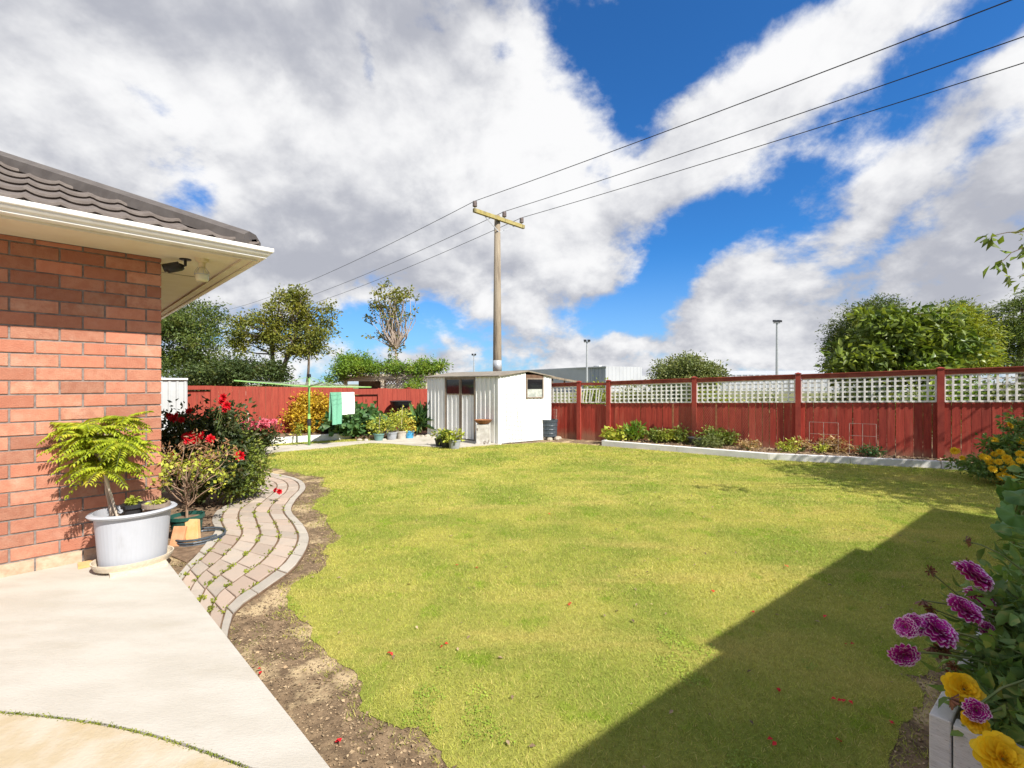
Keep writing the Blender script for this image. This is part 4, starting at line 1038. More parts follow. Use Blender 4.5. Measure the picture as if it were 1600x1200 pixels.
# overhanging tree beyond the right edge of the picture (one branch reaches into the frame; it dapples lawn and fence)
nt_t = thing('leafy_tree', 'near tree whose pointed-leaf branch tips hang in at upper right', 'tree', (10.2, 4.6, 0))
ells = [((9.6, 4.6, 3.7), (1.8, 1.7, 1.3)), ((8.3, 3.9, 3.2), (1.0, .9, .7)), ((11.3, 3.7, 3.7), (1.6, 1.6, 1.2)), ((8.9, 5.7, 3.2), (1.0, .8, .6)), ((9.4, 2.8, 3.9), (1.4, 1.2, 1.0)), ((7.75, 5.5, 3.3), (.95, .7, .5)), ((8.1, 4.7, 3.5), (.9, .7, .5))]
v, f, cs = clumps(ells, 320, .34, 32, .15, .42, -.6, .4, .7)
mb = MB(); limb(mb, (10.2, 4.6, 0), (10.0, 4.5, 3.3), .16, .09, 10, 8, .02)
for i in range(0, len(cs), 6): limb(mb, (10.0, 4.5, 2.3+random.random()), cs[i], .04, .008, 5, 5, .05)
extra = []
def sprig(pts, r=.006, n=9, L=.12, tipn=9):
    mb.tube([Vector(p) for p in pts], [r*(1-.6*i/(len(pts)-1)) for i in range(len(pts))], 5)
    e = np.array(pts[-1]); c = np.repeat(e[None], tipn, 0)+rng.normal(size=(tipn, 3))*.035
    d = rng.normal(size=(tipn, 3))*.7; d[:, 2] -= .75; extra.append(leaf_mesh(c, d, L*(.7+.5*rng.random(tipn)), .42, curl=.25))
by = 4.6
br = lambda px, py, dy=0: tuple(P(px, py, by+dy))
sprig([br(1700, 330), br(1640, 350), br(1600, 362), br(1575, 363), br(1556, 367), br(1547, 372)], .007)
sprig([br(1700, 380), br(1620, 380), br(1597, 388), br(1580, 395), br(1570, 405), br(1563, 410)], .007)
sprig([br(1700, 400), br(1640, 410), br(1605, 425), br(1590, 432)], .006, L=.10)
sprig([br(1640, 340), br(1610, 350), br(1600, 356)], .005, tipn=6); sprig([br(1620, 380), br(1605, 378), br(1600, 380)], .004, tipn=6); sprig([br(1630, 410), br(1603, 406), br(1600, 408)], .004, tipn=5)
limb(mb, (9.9, 4.5, 3.0), br(1700, 380), .03, .010, 6, 6, .03); limb(mb, (9.9, 4.5, 3.3), br(1700, 330), .03, .010, 6, 6, .03); limb(mb, (9.9, 4.5, 3.0), br(1700, 400), .025, .008, 6, 6, .03)
v, f = merge((v, f), *extra); mesh_obj('crown', v, f, M['leaf_mag'], nt_t); mb.build('trunk', M['bark'], nt_t)

# ------------------------------------------------------------------ pergola with vine
pg = thing('pergola', 'timber pergola with lattice side beyond the back fence', 'pergola', tuple(P(600, 600, 17.5)*1.0-V(0, 0, 1.5)))
Yp = 17.5
mb = MB(); a, b = P(530, 592, Yp), P(672, 590, Yp-.6); mb.bar(a, b, .08, .2); mb.bar(a+V(0, 1.8, 0), b+V(0, 1.8, 0), .08, .16)
for k in range(6): p = a.lerp(b, k/5)+V(0, -.1, .14); mb.bar(p, p+V(0, 2.1, 0), .05, .1)
mb.build('beam', M['board'], pg)
for px in (540, 598, 668):
    p = P(px, 592, Yp-(px-530)/142*.6); MB().frame_box(V(p.x-.06, p.y-.05, 0), V(.12, 0, 0), V(0, .1, 0), V(0, 0, p.z)).build('post', M['board'], pg)
mb = MB(); l0, l1 = P(602, 594, Yp-.3), P(666, 594, Yp-.58); Lw = (l1-l0).length; dd = (l1-l0).normalized(); n = 14; hh = 1.0
for i in range(-4, n+1):
    for sg in (0, 1):
        s0 = i*Lw/n; s1 = s0+.6
        za, zb2 = (l0.z-hh*.6, l0.z) if sg == 0 else (l0.z, l0.z-hh*.6)
        x0, x1 = max(s0, 0), min(s1, Lw)
        if x1 <= x0: continue
        f_ = lambda s: za+(zb2-za)*(s-s0)/.6
        mb.bar(l0+dd*x0+V(0, -.01*sg, f_(x0)-l0.z), l0+dd*x1+V(0, -.01*sg, f_(x1)-l0.z), .01, .04)
mb.build('lattice', M['board'], pg)
MB().box(P(552, 0, Yp).x, P(596, 0, Yp).x, Yp+.6, Yp+.7, 0, 1.75).build('back_screen', M['brownwood'], pg)
tree('bright green climbing vine sprawling over the pergola', 'climbing_vine', tuple(P(675, 600, 16.9)-V(0, 0, 1.5)), 'leaf_bright', [E(560, 572, 17.2, 32, 12, 28), E(532, 585, 17, 12, 14), E(600, 575, 17.2, 40, 6, 28), E(650, 577, 17, 34, 8, 26), E(678, 575, 17, 18, 7), E(650, 596, 16.7, 12, 6, 6), E(545, 566, 17.2, 18, 8), E(572, 560, 17.2, 7, 9), E(535, 558, 17, 5, 8), E(612, 566, 17.2, 9, 7), E(660, 566, 17, 10, 6), E(688, 570, 17, 8, 6), E(515, 592, 16.8, 7, 9), E(640, 605, 16.4, 6, 8, 5)], 290, .17, 45, .10, .4, P(650, 585, 17), .05, nb=26, cat='vine')

# ------------------------------------------------------------------ clothesline
cl = G(483, 697); hub = 1.44
ch = thing('rotary_clothesline', 'green rotary clothesline on a pole by the back fence', 'clothesline', tuple(cl))
MB().tube([cl, cl+V(0, 0, .78)], .032, 12).build('pole', M['hoist'], ch, smooth=True)
MB().tube([cl+V(0, 0, .78), cl+V(0, 0, 1.70)], .025, 12).build('upper_pole', M['hoist'], ch, smooth=True)
MB().tube([cl+V(0, 0, .50), cl+V(0, 0, .66)], .045, 12).build('winder', M['blackpot'], ch)
MB().tube([cl+V(0, 0, 1.66), cl+V(0, 0, 1.74)], [.045, .04], 12).build('cap', M['black'], ch)
tips = [V(-1.30, -.86, .14), V(.82, -1.16, .10), V(1.24, .85, -.02), V(-.80, 1.2, .03)]
tipw = [cl+V(0, 0, hub)+t for t in tips]
for t in tipw:
    MB().bar(cl+V(0, 0, hub), t, .022, .03).build('arm', M['hoist'], ch)
    MB().tube([cl+V(0, 0, 1.68), (cl+V(0, 0, hub)).lerp(t, .42)], .006, 5).build('stay', M['hoist'], ch)
mb = MB()
for k in range(1, 8):
    fr = .3+.7*k/7
    for i in range(4):
        a, b = (cl+V(0, 0, hub)).lerp(tipw[i], fr), (cl+V(0, 0, hub)).lerp(tipw[(i+1) % 4], fr)
        mb.tube([a, a.lerp(b, .5)-V(0, 0, .02), b], .0022, 4, False)
mb.build('line', M['line'], ch)
def towel(px0, px1, ptop, pbot, Y, mat, label, sl=0.0, half=.25):
    a, b = P(px0, ptop, Y), P(px1, ptop+1, Y+sl); n = 14; vs = []
    d = (b-a); nn = V(-d.y, d.x, 0).normalized(); nn = nn if nn.y < 0 else -nn; rows = 14
    zb_ = H+(600-pbot)/F*Y
    def lay(side, zlow):
        out = []
        for j in range(rows+1):
            fr = j/rows
            for i in range(n+1):
                s = i/n; p = a+d*s; w_ = math.sin(s*13+fr*2.5+side)*.020*(.3+fr)+math.sin(s*5+side)*.024*fr
                out.append(V(p.x, p.y, a.z+(zlow-a.z)*fr)+nn*(side*(.006+.03*fr)+w_)+d*(.04*fr*math.sin(fr*2)*side))
        return out
    mb = MB()
    for side, zl in ((1, zb_), (-1, zb_+half)):
        vs = lay(side, zl); mb.add(vs, [(j*(n+1)+i, j*(n+1)+i+1, (j+1)*(n+1)+i+1, (j+1)*(n+1)+i) for j in range(rows) for i in range(n)])
    mb.build('towel', M[mat], None, True, tuple(a), **T(label, 'towel'))
towel(516, 533, 613, 664, 10.95, 'towel_g', 'green bath towel hanging on the clothesline', .35, .1)
towel(531, 553, 613, 648, 11.3, 'towel_w', 'white towel hanging on the clothesline', .4, .12)

# ------------------------------------------------------------------ pots and plants
def pot(name, label, c, r, h, mat, leaf=None, ph=.35, pr=.2, nl=160, L=.07, wr=.55, cat='potted plant', stake=False, group=None, taper=.78, rim=.012, sy=1, droop=-.2, soil=True):
    c = Vector(c); t = thing(name, label, cat, tuple(c), group)
    MB().lathe(c, [(r*taper, 0), (r*taper+.002, .01), (r, h-.03), (r+rim, h-.03), (r+rim, h), (r-.005, h), (r-.01, h-.035)], 24, 1, sy).build('pot', M[mat], t)
    MB().lathe(c, [(0.001, h-.05), (r-.008, h-.05), (r-.008, h-.033), (.001, h-.03)], 20, 1, sy).build('soil', M['bedsoil'], t)
    if leaf:
        ells = [((c.x, c.y, h+ph*.5+c.z), (pr, pr, ph*.55))]
        v, f, cs = clumps(ells, max(8, nl//16), pr*.45, 16, L, wr, droop)
        mesh_obj('foliage', v, f, M[leaf], t); mb = MB()
        for i in range(0, len(cs), 3): limb(mb, c+V(0, 0, h-.04), cs[i], .006, .003, 4, 3, .05)
        mb.build('stem', M['stem'], t)
    if stake: MB().tube([c+V(0, 0, h-.04), c+V(.03, 0, h+ph+.12)], .006, 5).build('stake', M['stake'], t)
    return t
def gp(px, py): return G(px, py)
pot('potted_plant', 'yellow-green plant with stake in a teal pot by the back bed', gp(592, 689.3), .13, .20, 'tealpot', 'leaf_pot', .42, .26, 260, .07, stake=True)
pot('potted_plant', 'bushy yellow-green plant in a mid grey pot, second pot from left', gp(612, 688), .14, .22, 'greypot', 'leaf_pot', .50, .28, 300, .07)
pot('potted_plant', 'staked yellow-green plant in a beige pot between grey and blue pots', gp(627, 686.5), .145, .23, 'beigepot', 'leaf_chart', .55, .24, 260, .07, stake=True)
pot('potted_plant', 'yellow-leaved plant in a bright blue pot', gp(639.5, 685.5), .13, .22, 'bluepot', 'leaf_yellow', .32, .17, 160, .07)
pot('potted_plant', 'short black pot with small seedlings, left of two by the yellow climber', V(*G(508, 684)[:2], .13), .15, .2, 'blackpot', 'leaf_gold', .16, .12, 60, .05)
pot('potted_plant', 'short black pot with small seedlings, right of two by the yellow climber', V(*G(525, 683)[:2], .11), .14, .2, 'blackpot', 'leaf_gold', .16, .10, 60, .05)
pot('potted_plant', 'black pot of green plants, leftmost in front of the shed', gp(688, 698), .13, .20, 'blackpot', 'leaf_pot', .17, .19, 140, .08, group=None)
pot('potted_plant', 'dark grey pot of leafy plants between two pots by the shed', gp(697.5, 700), .13, .20, 'blackpot', 'leaf_mag', .18, .20, 160, .09)
pot('potted_plant', 'light grey rimmed pot with a tall leafy plant at the lawn corner', gp(710, 701.3), .14, .21, 'greypot', 'leaf_pot', .24, .18, 150, .09)
def bush(name, label, c, rx, ry, h, mat, n, crad, nl, L, wr=.5, cat='plant', group=None, droop=-.1, bark='stem', z0=.02, nb=12, r0=.012, shell=.4, curl=.15, six=False):
    c = Vector(c); t = thing(name, label, cat, tuple(c), group)
    v, f, cs = clumps([((c.x, c.y, c.z+z0+h*.52), (rx, ry, h*.48))], n, crad, nl, L, wr, droop, shell, curl=curl, six=six)
    v[:, 2] = np.maximum(v[:, 2], c.z+.005)
    mesh_obj('foliage', v, f, M[mat], t); mb = MB()
    for i in rng.choice(len(cs), min(nb, len(cs)), replace=False): limb(mb, c, cs[i], r0, r0*.3, 5, 4, .06)
    mb.build('stem', M[bark], t); return t, cs
# back bed
def bp2(px, py, z=.1): g = G(px, py); return V(g.x, g.y, z)
bush('vegetable_plant', 'broad dark green pumpkin-like leaves below the back fence', bp2(560, 684), .85, .45, .70, 'leaf_veg', 70, .16, 10, .20, .85, 'plant', curl=.25)
bush('vegetable_plant', 'low broad grey-green leaves spilling onto the edging beside the towels', bp2(543, 686), .35, .3, .40, 'leaf_veg', 30, .14, 9, .17, .85, 'plant')
bush('climbing_plant', 'yellow and orange climber covering the back fence behind the clothes pole', V(*bpt(bray(490))[:2], .1)-BN*.2, .62, .22, 1.15, 'leaf_gold', 110, .16, 40, .075, .6, 'climber', bark='twig')
bush('climbing_plant', 'lower orange-yellow shrub left of the clothes pole', V(*bpt(bray(466))[:2], .1)-BN*.25, .32, .22, .75, 'leaf_gold', 40, .13, 36, .07, .6, 'climber', bark='twig')
bush('climbing_plant', 'small yellow spray peeping over the back fence', V(*bpt(bray(545), 0)[:2], 0)+BN*.4, .45, .15, 1.5, 'leaf_lime', 50, .1, 22, .07, .5, 'climber', bark='twig')
bush('seedling_plant', 'small upright yellow-green plant at the left foot of the clothes pole', bp2(466, 691, .1), .12, .12, .42, 'leaf_pot', 12, .08, 14, .07, .5)
bush('leafy_plant', 'tall green tomato-like plant behind the beige and blue pots', bp2(633, 681), .42, .3, .65, 'leaf_pot', 34, .15, 18, .09, .6)
# agave like plants beside the shed
t = thing('spiky_plant', 'dark sword-leaved plant between pots and shed', 'plant', tuple(bp2(657, 681)))
c = np.array(bp2(657, 681)); n = 90; d = rnd_dirs(n, .9); v, f = leaf_mesh(np.repeat(c[None], n, 0)+rng.normal(size=(n, 3))*.06+np.array([0, 0, .25]), d, .62, .10, curl=.3)
mesh_obj('foliage', v, f, M['leaf_veg'], t); MB().tube([Vector(c), Vector(c)+V(0, 0, .3)], .04, 6).build('stem', M['stem'], t)
bush('leafy_plant', 'dark shrub against the back fence beside the shed', bp2(662, 679), .35, .3, .8, 'leaf_dark', 30, .16, 26, .11, .4)
# kettle barbecue
kb_ = V(-3.45, 14.3, 0); kt = thing('barbecue', 'black kettle barbecue on a stand against the back fence', 'barbecue', tuple(kb_))
MB().lathe(kb_, [(.05, .68), (.20, .72), (.30, .85), (.33, .95), (.34, .97), (.30, .985), (.20, .99), (.0, .99)], 20).build('bowl', M['black'], kt)
for a_ in (0, 2.1, 4.2): MB().tube([kb_+V(.1*math.cos(a_), .1*math.sin(a_), .72), kb_+V(.28*math.cos(a_), .28*math.sin(a_), 0)], .012, 6).build('leg', M['galv'], kt)
# thin stake leaning on back fence
a, b = G(392, 690), P(384, 612, 12.6)
MB().tube([a, b], .014, 6).build('garden_stake', M['stake'], None, base=tuple(a), **T('thin pale stake leaning against the back fence', 'stake'))

# incinerator block with rusty bowl
ic = G(755, 694.5); it = thing('chimney_planter', 'whitewashed concrete pedestal with rusty bowl before the shed door', 'pedestal', tuple(ic))
MB().frame_box(ic+V(-.16, -.12, 0), V(.32, 0, 0), V(0, .28, 0), V(0, 0, .50)).build('pedestal', M['oldblock'], it)
MB().frame_box(ic+V(-.18, -.14, 0), V(.36, 0, 0), V(0, .32, 0), V(0, 0, .05)).build('foot', M['oldblock'], it)
MB().lathe(ic+V(0, 0.02, .50), [(.08, 0), (.17, .04), (.215, .10), (.225, .115), (.20, .11), (.14, .06), (.01, .05)], 20).build('bowl', M['rust'], it)
# wire mesh panel leaning on the shed
wp = thing('wire_mesh', 'grey wire grid panel leaning on the white shed wall', 'wire panel', tuple(SC+dr*.3+nr*.3)); mb = MB()
t0, t1 = sray2(783.5), sray2(806)
b0 = G(789, 694)+nr*.02; b1 = G(822, 692)+nr*.02; tp0 = SC+dr*.12+nr*.035+V(0, 0, 1.26); tp1 = SC+dr*.62+nr*.035+V(0, 0, 1.26)
for i in range(7): mb.tube([b0.lerp(b1, i/6), tp0.lerp(tp1, i/6)], .0035, 4)
for i in range(13): q0, q1 = b0.lerp(tp0, i/12), b1.lerp(tp1, i/12); mb.tube([q0, q1], .0035, 4)
mb.build('grid', M['mesh_wire'], wp)
# barrel stack
bc = G(857, 687); bt = thing('planter_barrel', 'ribbed dark grey planter barrel beside the shed', 'barrel', tuple(bc)); bz = .09
pr = [(.20, bz)]
for k in range(4): z_ = bz+k*.10; pr += [(.225+k*.005, z_+.01), (.225+k*.005, z_+.085), (.235+k*.005, z_+.09), (.235+k*.005, z_+.10)]
pr += [(.25, bz+.42), (.255, bz+.46), (.235, bz+.46), (.23, bz+.38), (.01, bz+.38)]
MB().lathe(bc, pr, 28).build('tub', M['greypot'] if False else M['hose'], bt)
mb = MB()
for k in range(7): a_ = -.6+k*.25; p = bc+V(.22*math.cos(a_), .22*math.sin(a_), bz+.40); mb.tube([p, p+V(.01, 0, .33)], .003, 4)
for k in range(4): mb.tube([bc+V(.22*math.cos(-.6+i*.25), .22*math.sin(-.6+i*.25), bz+.46+k*.085) for i in range(7)], .003, 4)
mb.build('wire_cage', M['mesh_wire'], bt)
for i, (dx, dy) in enumerate(((-.2, -.1), (.02, -.18), (.2, -.1), (.26, .06), (-.05, .1), (.12, .12))):
    c = bc+V(dx, dy, 0); MB().lathe(c, [(.07, 0), (.085, .03), (.07, .075), (.02, .09)], 8, 1.2, .9, i).build('support_stone', M['rock'], None, base=tuple(c), **T('rough tan stone supporting the grey barrel beside the shed', 'stone', 'stones under the barrel'))

# right bed plants
def rb(px, py): g = G(px, py, .1); return V(g.x, g.y, .1)
bush('leafy_plant', 'upright glossy green plant at the left end of the fence bed', rb(990, 688), .20, .2, .34, 'leaf_bright', 16, .10, 14, .16, .35, 'plant', droop=.6)
bush('leafy_plant', 'low spreading lettuce-green plant at the left corner of the fence bed', rb(967, 688), .36, .2, .20, 'leaf_pot', 26, .1, 12, .12, .7)
bush('strawberry_plant', 'weedy green and tan plant, first right of the glossy one', rb(1022, 691), .17, .15, .30, 'leaf_rose_light', 16, .09, 18, .07, .55)
bush('strawberry_plant', 'yellowing weedy plant left of the black pot', rb(1040, 692), .16, .15, .26, 'leaf_lime', 14, .08, 18, .07, .55)
bush('strawberry_plant', 'green weedy clump touching the left side of the black pot', rb(1062, 692), .26, .2, .34, 'leaf_rose_light', 26, .1, 20, .07, .55)
pot('empty_pot', 'black plastic tub standing empty in the fence bed', rb(1089, 695), .19, .17, 'blackpot', cat='pot', rim=.02)
bush('strawberry_plant', 'large green weedy clump right of the black pot', rb(1115, 696), .26, .2, .36, 'leaf_rose_light', 30, .1, 22, .07, .55)
bush('trailing_plant', 'grey-green plant spilling over the white edging onto the lawn', V(*G(1106, 706)[:2], .01), .26, .16, .26, 'leaf_mature', 26, .09, 26, .07, .25)
bush('strawberry_plant', 'bushy green plant at the right end of the rusty wire netting', rb(1140, 697), .13, .13, .34, 'leaf_rose_light', 14, .09, 20, .07, .5)
bush('strawberry_plant', 'small tan plant alone in the middle of the fence bed', rb(1171, 703), .20, .14, .20, 'leaf_dry', 16, .08, 18, .06, .5)
bush('strawberry_plant', 'yellow-green low plant left of the fourth fence post', rb(1232, 706), .24, .14, .20, 'leaf_chart', 18, .08, 16, .06, .5)
bush('dried_plant', 'spindly dry plant at the foot of the fourth fence post', rb(1252, 706), .14, .12, .26, 'leaf_dry', 14, .08, 14, .07, .3)
bush('dried_plant', 'tangle of dry tan stalks beneath the two wire frames', rb(1305, 706), .40, .18, .26, 'leaf_dry', 50, .1, 22, .10, .18, bark='twig')
bush('dried_plant', 'yellow patch of wilting leaves left of the dry stalks', rb(1283, 708), .10, .1, .18, 'leaf_chart', 10, .06, 12, .06, .5)
bush('leafy_plant', 'small fresh green clump right of the dry stalks', rb(1361, 713), .15, .12, .16, 'leaf_veg', 16, .07, 18, .06, .4)
# rusty netting and its stakes
netk0, netk1 = fray(1052), fray(1205)
nett = thing('wire_netting', 'rusty wire netting stretched low against the red fence', 'netting', tuple(fpt(netk0, 0)-FN*.12)); mb = MB()
def np_(k, z): return fpt(k, z)-FN*.11
nn_ = 46
for i in range(-12, nn_):
    for sg in (1, -1):
        pts = []
        for j in range(13):
            k = netk0+(netk1-netk0)*((i+j)/nn_ if sg == 1 else (i+12-j)/nn_); z = .12+.85*j/12
            if netk0 <= k <= netk1: pts.append(np_(k, z))
        if len(pts) > 1: mb.tube(pts, .0025, 3, False)
mb.build('netting', M['netting'], nett)
for px in (1053, 1120): c = np_(fray(px), .0)-FN*.02; MB().frame_box(c-FD*.018, FD*.036, FN*.03, V(0, 0, 1.02)).build('stake', M['rust'], nett)
# wire frames standing in bed
for k, (x0, x1, x2, lb) in enumerate(((1264, 1308, 0, 'left thin wire frame standing before the red fence'), (1325, 1366, 0, 'right thin wire frame standing before the red fence'))):
    wf_ = MB(); a, b = fpt(fray(x0))-FN*.25, fpt(fray(x1))-FN*.25
    for s in (0, .5, 1): p = a.lerp(b, s); wf_.tube([V(p.x, p.y, .1), V(p.x, p.y, .72)], .004, 4)
    for z in (.72, .48, .28): wf_.tube([V(a.x, a.y, z), V(b.x, b.y, z)], .004, 4)
    wf_.build('plant_support', M['mesh_wire'], None, base=(a.x, a.y, .1), **T(lb, 'plant support'))

# yellow flowering bush at the right corner
def flower_mesh(c, nrmv, r, rings=((1, 16, .25), (.8, 14, .55), (.55, 12, .9), (.3, 8, 1.3)), wr=.42, cup=.2):
    nrmv = Vector(nrmv).normalized(); a = nrmv.orthogonal().normalized(); b = nrmv.cross(a); c = Vector(c); cs = []; ds = []; Ls = []; us = []
    for k, (rr, n, lift) in enumerate(rings):
        for i in range(n):
            t = 2*math.pi*(i+.5*k+random.uniform(-.15, .15))/n; rad = a*math.cos(t)+b*math.sin(t)
            d = rad+nrmv*(lift*random.uniform(.8, 1.2)); cs.append(c+rad*r*.06+nrmv*(.02*k*r)); ds.append(d.normalized()); Ls.append(r*rr*random.uniform(.88, 1.08)/max(.6, math.cos(math.atan(lift))**.3)); us.append(nrmv)
    v, f = leaf_mesh(np.array(cs), np.array(ds), np.array(Ls), wr, fold=cup, curl=.12, up=np.array(us)*3)
    return v, f
def flower(parent, name, mat, *a, **k):
    v, f = flower_mesh(*a, **k); return mesh_obj(name, v, f, M[mat], parent)
yb = thing('dahlia_bush', 'green bush with golden yellow flowers at the right end of the kerb', 'flower bush', (7.4, 6.7, 0))
ells = [E(1585, 712, 6.8, 34, 32, 40), E(1620, 690, 6.8, 40, 46, 50), E(1548, 726, 6.9, 26, 16), E(1514, 726, 7.2, 20, 7), E(1600, 740, 6.6, 40, 22, 40)]
v, f, cs = clumps(ells, 230, .09, 26, .075, .5); mesh_obj('foliage', v, f, M['leaf_dahlia'], yb); mb = MB()
for i in range(0, len(cs), 8): limb(mb, (7.4, 6.7, 0), cs[i], .008, .003, 4, 4, .05)
mb.build('stem', M['stem'], yb)
for px, py, Y in ((1578, 665, 6.9), (1554, 688, 6.9), (1492, 705, 7.2), (1504, 716, 7.2), (1536, 714, 6.8), (1553, 710, 6.8), (1548, 722, 6.8), (1563, 707, 6.7), (1577, 722, 6.6), (1594, 709, 6.5), (1568, 733, 6.6), (1565, 744, 6.6), (1572, 744, 6.5), (1543, 716, 6.7), (1590, 745, 6.5), (1598, 690, 6.6), (1585, 730, 6.4), (1560, 722, 6.55), (1551, 733, 6.6), (1573, 716, 6.4), (1580, 748, 6.4), (1594, 720, 6.3)):
    flower(yb, 'flower', 'petal_yellow', P(px, py, Y), (-.5+random.gauss(0, .3), -.8, .5), random.uniform(.045, .065), wr=.6)
# big-leaved plant in the near bed
bl = P(1605, 780, 3.1); bl.z = .2
bt_ = thing('pumpkin_plant', 'large-leaved green plant at the right edge above the planter', 'plant', tuple(bl))
def big_leaf(mb, c, d, nrm_, r):
    d = Vector(d).normalized(); nrm_ = Vector(nrm_).normalized(); s = d.cross(nrm_).normalized(); nrm_ = s.cross(d)
    n = 22; vs = [Vector(c)]; 
    for ring in (.5, 1.0):
        for i in range(n):
            t = 2*math.pi*i/n; rr = r*ring*(1+.13*math.cos(5*t)*ring+.04*random.uniform(-1, 1)*ring)*(1 if abs(t-math.pi) > .35 else .5)
            wv_ = .10*r*math.sin(5*t+1)*ring-.22*r*ring*ring
            vs.append(Vector(c)+d*math.cos(t)*rr+s*math.sin(t)*rr+nrm_*wv_)
    fs = [(0, 1+i, 1+(i+1) % n) for i in range(n)]+[(1+i, 1+n+i, 1+n+(i+1) % n, 1+(i+1) % n) for i in range(n)]
    mb.add(vs, fs)
mb = MB(); ms = MB()
for i in range(52):
    px = random.uniform(1575, 1690); py = random.uniform(765, 860); Y = random.uniform(2.75, 3.5); c = P(px, py, Y)
    big_leaf(mb, c, (random.gauss(-.3, .6), random.gauss(-.3, .5), -.5), (-.55+random.gauss(0, .3), -.75+random.gauss(0, .3), .75), random.uniform(.06, .10))
    limb(ms, bl+V(random.uniform(-.005, .005), random.uniform(-.005, .005), 0), c, .010, .005, 5, 4, .05)
mb.build('foliage', M['leaf_pump'], bt_, smooth=True); ms.build('stem', M['stem'], bt_)

# ------------------------------------------------------------------ near planter box with dahlias
BT = .45
pb = thing('planter_box', 'white painted timber planter box at the lower right corner', 'planter', tuple(A))
Nn = -N2      # into the bed
add_bevel(MB().frame_box(A+V(0, 0, 0), U2*6.2, Nn*.052, V(0, 0, BT)).build('side_board', M['planter_paint'], pb), .004)
add_bevel(MB().frame_box(A+Nn*.056+V(0, 0, 0), Nn*1.0, U2*.05, V(0, 0, BT-.004)).build('end_board', M['planter_paint'], pb), .004)
MB().frame_box(A+Nn*.06+U2*.056, U2*6.1, Nn*1.0, V(0, 0, BT-.09)).build('soil', M['bedsoil'], pb)
def bedp(s, n, z): return A+U2*s+Nn*n+V(0, 0, z)
def dahlia_flower(parent, px, py, Y, r, nv, mat, tip=None, name='flower', rings=((1, 15, .05), (.98, 16, .25), (.90, 15, .5), (.76, 13, .85), (.58, 11, 1.3), (.38, 8, 2.2)), wr=.42):
    c = P(px, py, Y); r = r*(.86 if tip else .93); nv = Vector(nv).normalized(); a = nv.orthogonal().normalized(); b = nv.cross(a); cs = []; ds = []; Ls = []
    for k, (rr, n, lift) in enumerate(rings):
        for i in range(n):
            t = 2*math.pi*(i+.5*k+random.uniform(-.2, .2))/n; rad = a*math.cos(t)+b*math.sin(t)
            cs.append(tuple(c+rad*r*.08+nv*(.03*k*r))); ds.append(tuple((rad+nv*lift*random.uniform(.75, 1.25)).normalized())); Ls.append(r*rr*random.uniform(.86, 1.1))
    bd, tp = petal_mesh(np.array(cs), np.array(ds), Ls, wr, up=np.array(nv)[None]+rng.normal(size=(len(cs), 3))*.15)
    if tip:
        o = mesh_obj(name, *bd, M[mat], parent); mesh_obj('petal_tips', *tp, M[tip], o)
    else: mesh_obj(name, *merge(bd, tp), M[mat], parent)
    mbk = MB(); mbk.lathe((0, 0, 0), [(.001, 0), (r*.16, r*.05), (r*.12, r*.2), (.001, r*.25)], 8)
    q = nv.to_track_quat('Z', 'Y'); mbk.v = [tuple(c-nv*r*.22+q @ Vector(p)) for p in mbk.v]; mbk.build('sepals', M['stem'], parent)
    return c
def plant_stem(mb, a, b, r=.005): limb(mb, a, b, r, r*.7, 5, 7, .04, .06)
dm_ = thing('dahlia_plant', 'dahlia with white-tipped magenta blooms leaning over the lawn', 'flower', tuple(bedp(.8, .3, BT-.09)))
root = bedp(.75, .38, BT-.09); ms = MB()
fl = [(1519, 900, 1.75, .072, (.35, -.45, .85)), (1506, 953, 1.68, .062, (.2, -.5, .85)), (1532, 935, 1.8, .056, (.1, -.4, .9)), (1463, 986, 1.60, .066, (.1, -.5, .85)),
      (1412, 1022, 1.55, .048, (-.2, -.8, -.25)), (1415, 980, 1.58, .038, (-.75, -.5, .3)), (1431, 976, 1.62, .04, (-.3, -.7, .5)), (1541, 983, 1.7, .03, (-.1, -.9, .3)), (1525, 1110, 1.32, .035, (-.3, -.8, .2))]
for px, py, Y, r, nv in fl:
    c = dahlia_flower(dm_, px, py, Y, r, nv, 'petal_mag', 'petal_tip'); plant_stem(ms, root+V(random.uniform(-.004, .004), random.uniform(-.004, .004), 0), c-Vector(nv).normalized()*.012)
for px, py, Y, r in ((1452, 892, 1.85, .024), (1442, 938, 1.75, .03), (1455, 950, 1.74, .026), (1508, 845, 1.95, .03), (1492, 1040, 1.6, .022), (1470, 1013, 1.58, .032), (1510, 879, 1.85, .02), (1484, 1092, 1.42, .03), (1560, 970, 1.75, .03), (1482, 1056, 1.5, .022), (1455, 1010, 1.58, .03)):
    c = dahlia_flower(dm_, px, py, Y, r, (random.gauss(0, .6), -.5, random.gauss(-.2, .6)), 'petal_brown', None, 'seed_head', rings=((1, 9, .6), (.8, 8, 1.5), (.6, 6, 3)), wr=.35)
    plant_stem(ms, root+V(random.uniform(-.004, .004), random.uniform(-.004, .004), 0), c, .004)
ms.lathe(root-V(0, 0, .01), [(.001, 0), (.025, .005), (.02, .03), (.001, .035)], 8); ms.build('stem', M['stem'], dm_)
ells = [(tuple(bedp(.72, .20, .58)), (.30, .14, .15)), (tuple(bedp(1.2, .30, .64)), (.38, .16, .18)), (tuple(bedp(.42, .20, .52)), (.20, .10, .08)), (tuple(bedp(1.7, .4, .62)), (.4, .22, .2))]
v, f, _ = clumps(ells, 260, .09, 16, .062, .46, -.3, .3, curl=.3, six=True); mesh_obj('foliage', v, f, M['leaf_dahlia'], dm_)
dy_ = thing('dahlia_plant', 'dahlia with large lemon yellow blooms at the near planter corner', 'flower', tuple(bedp(.25, .45, BT-.09))); ms = MB(); root = bedp(.30, .40, BT-.09)
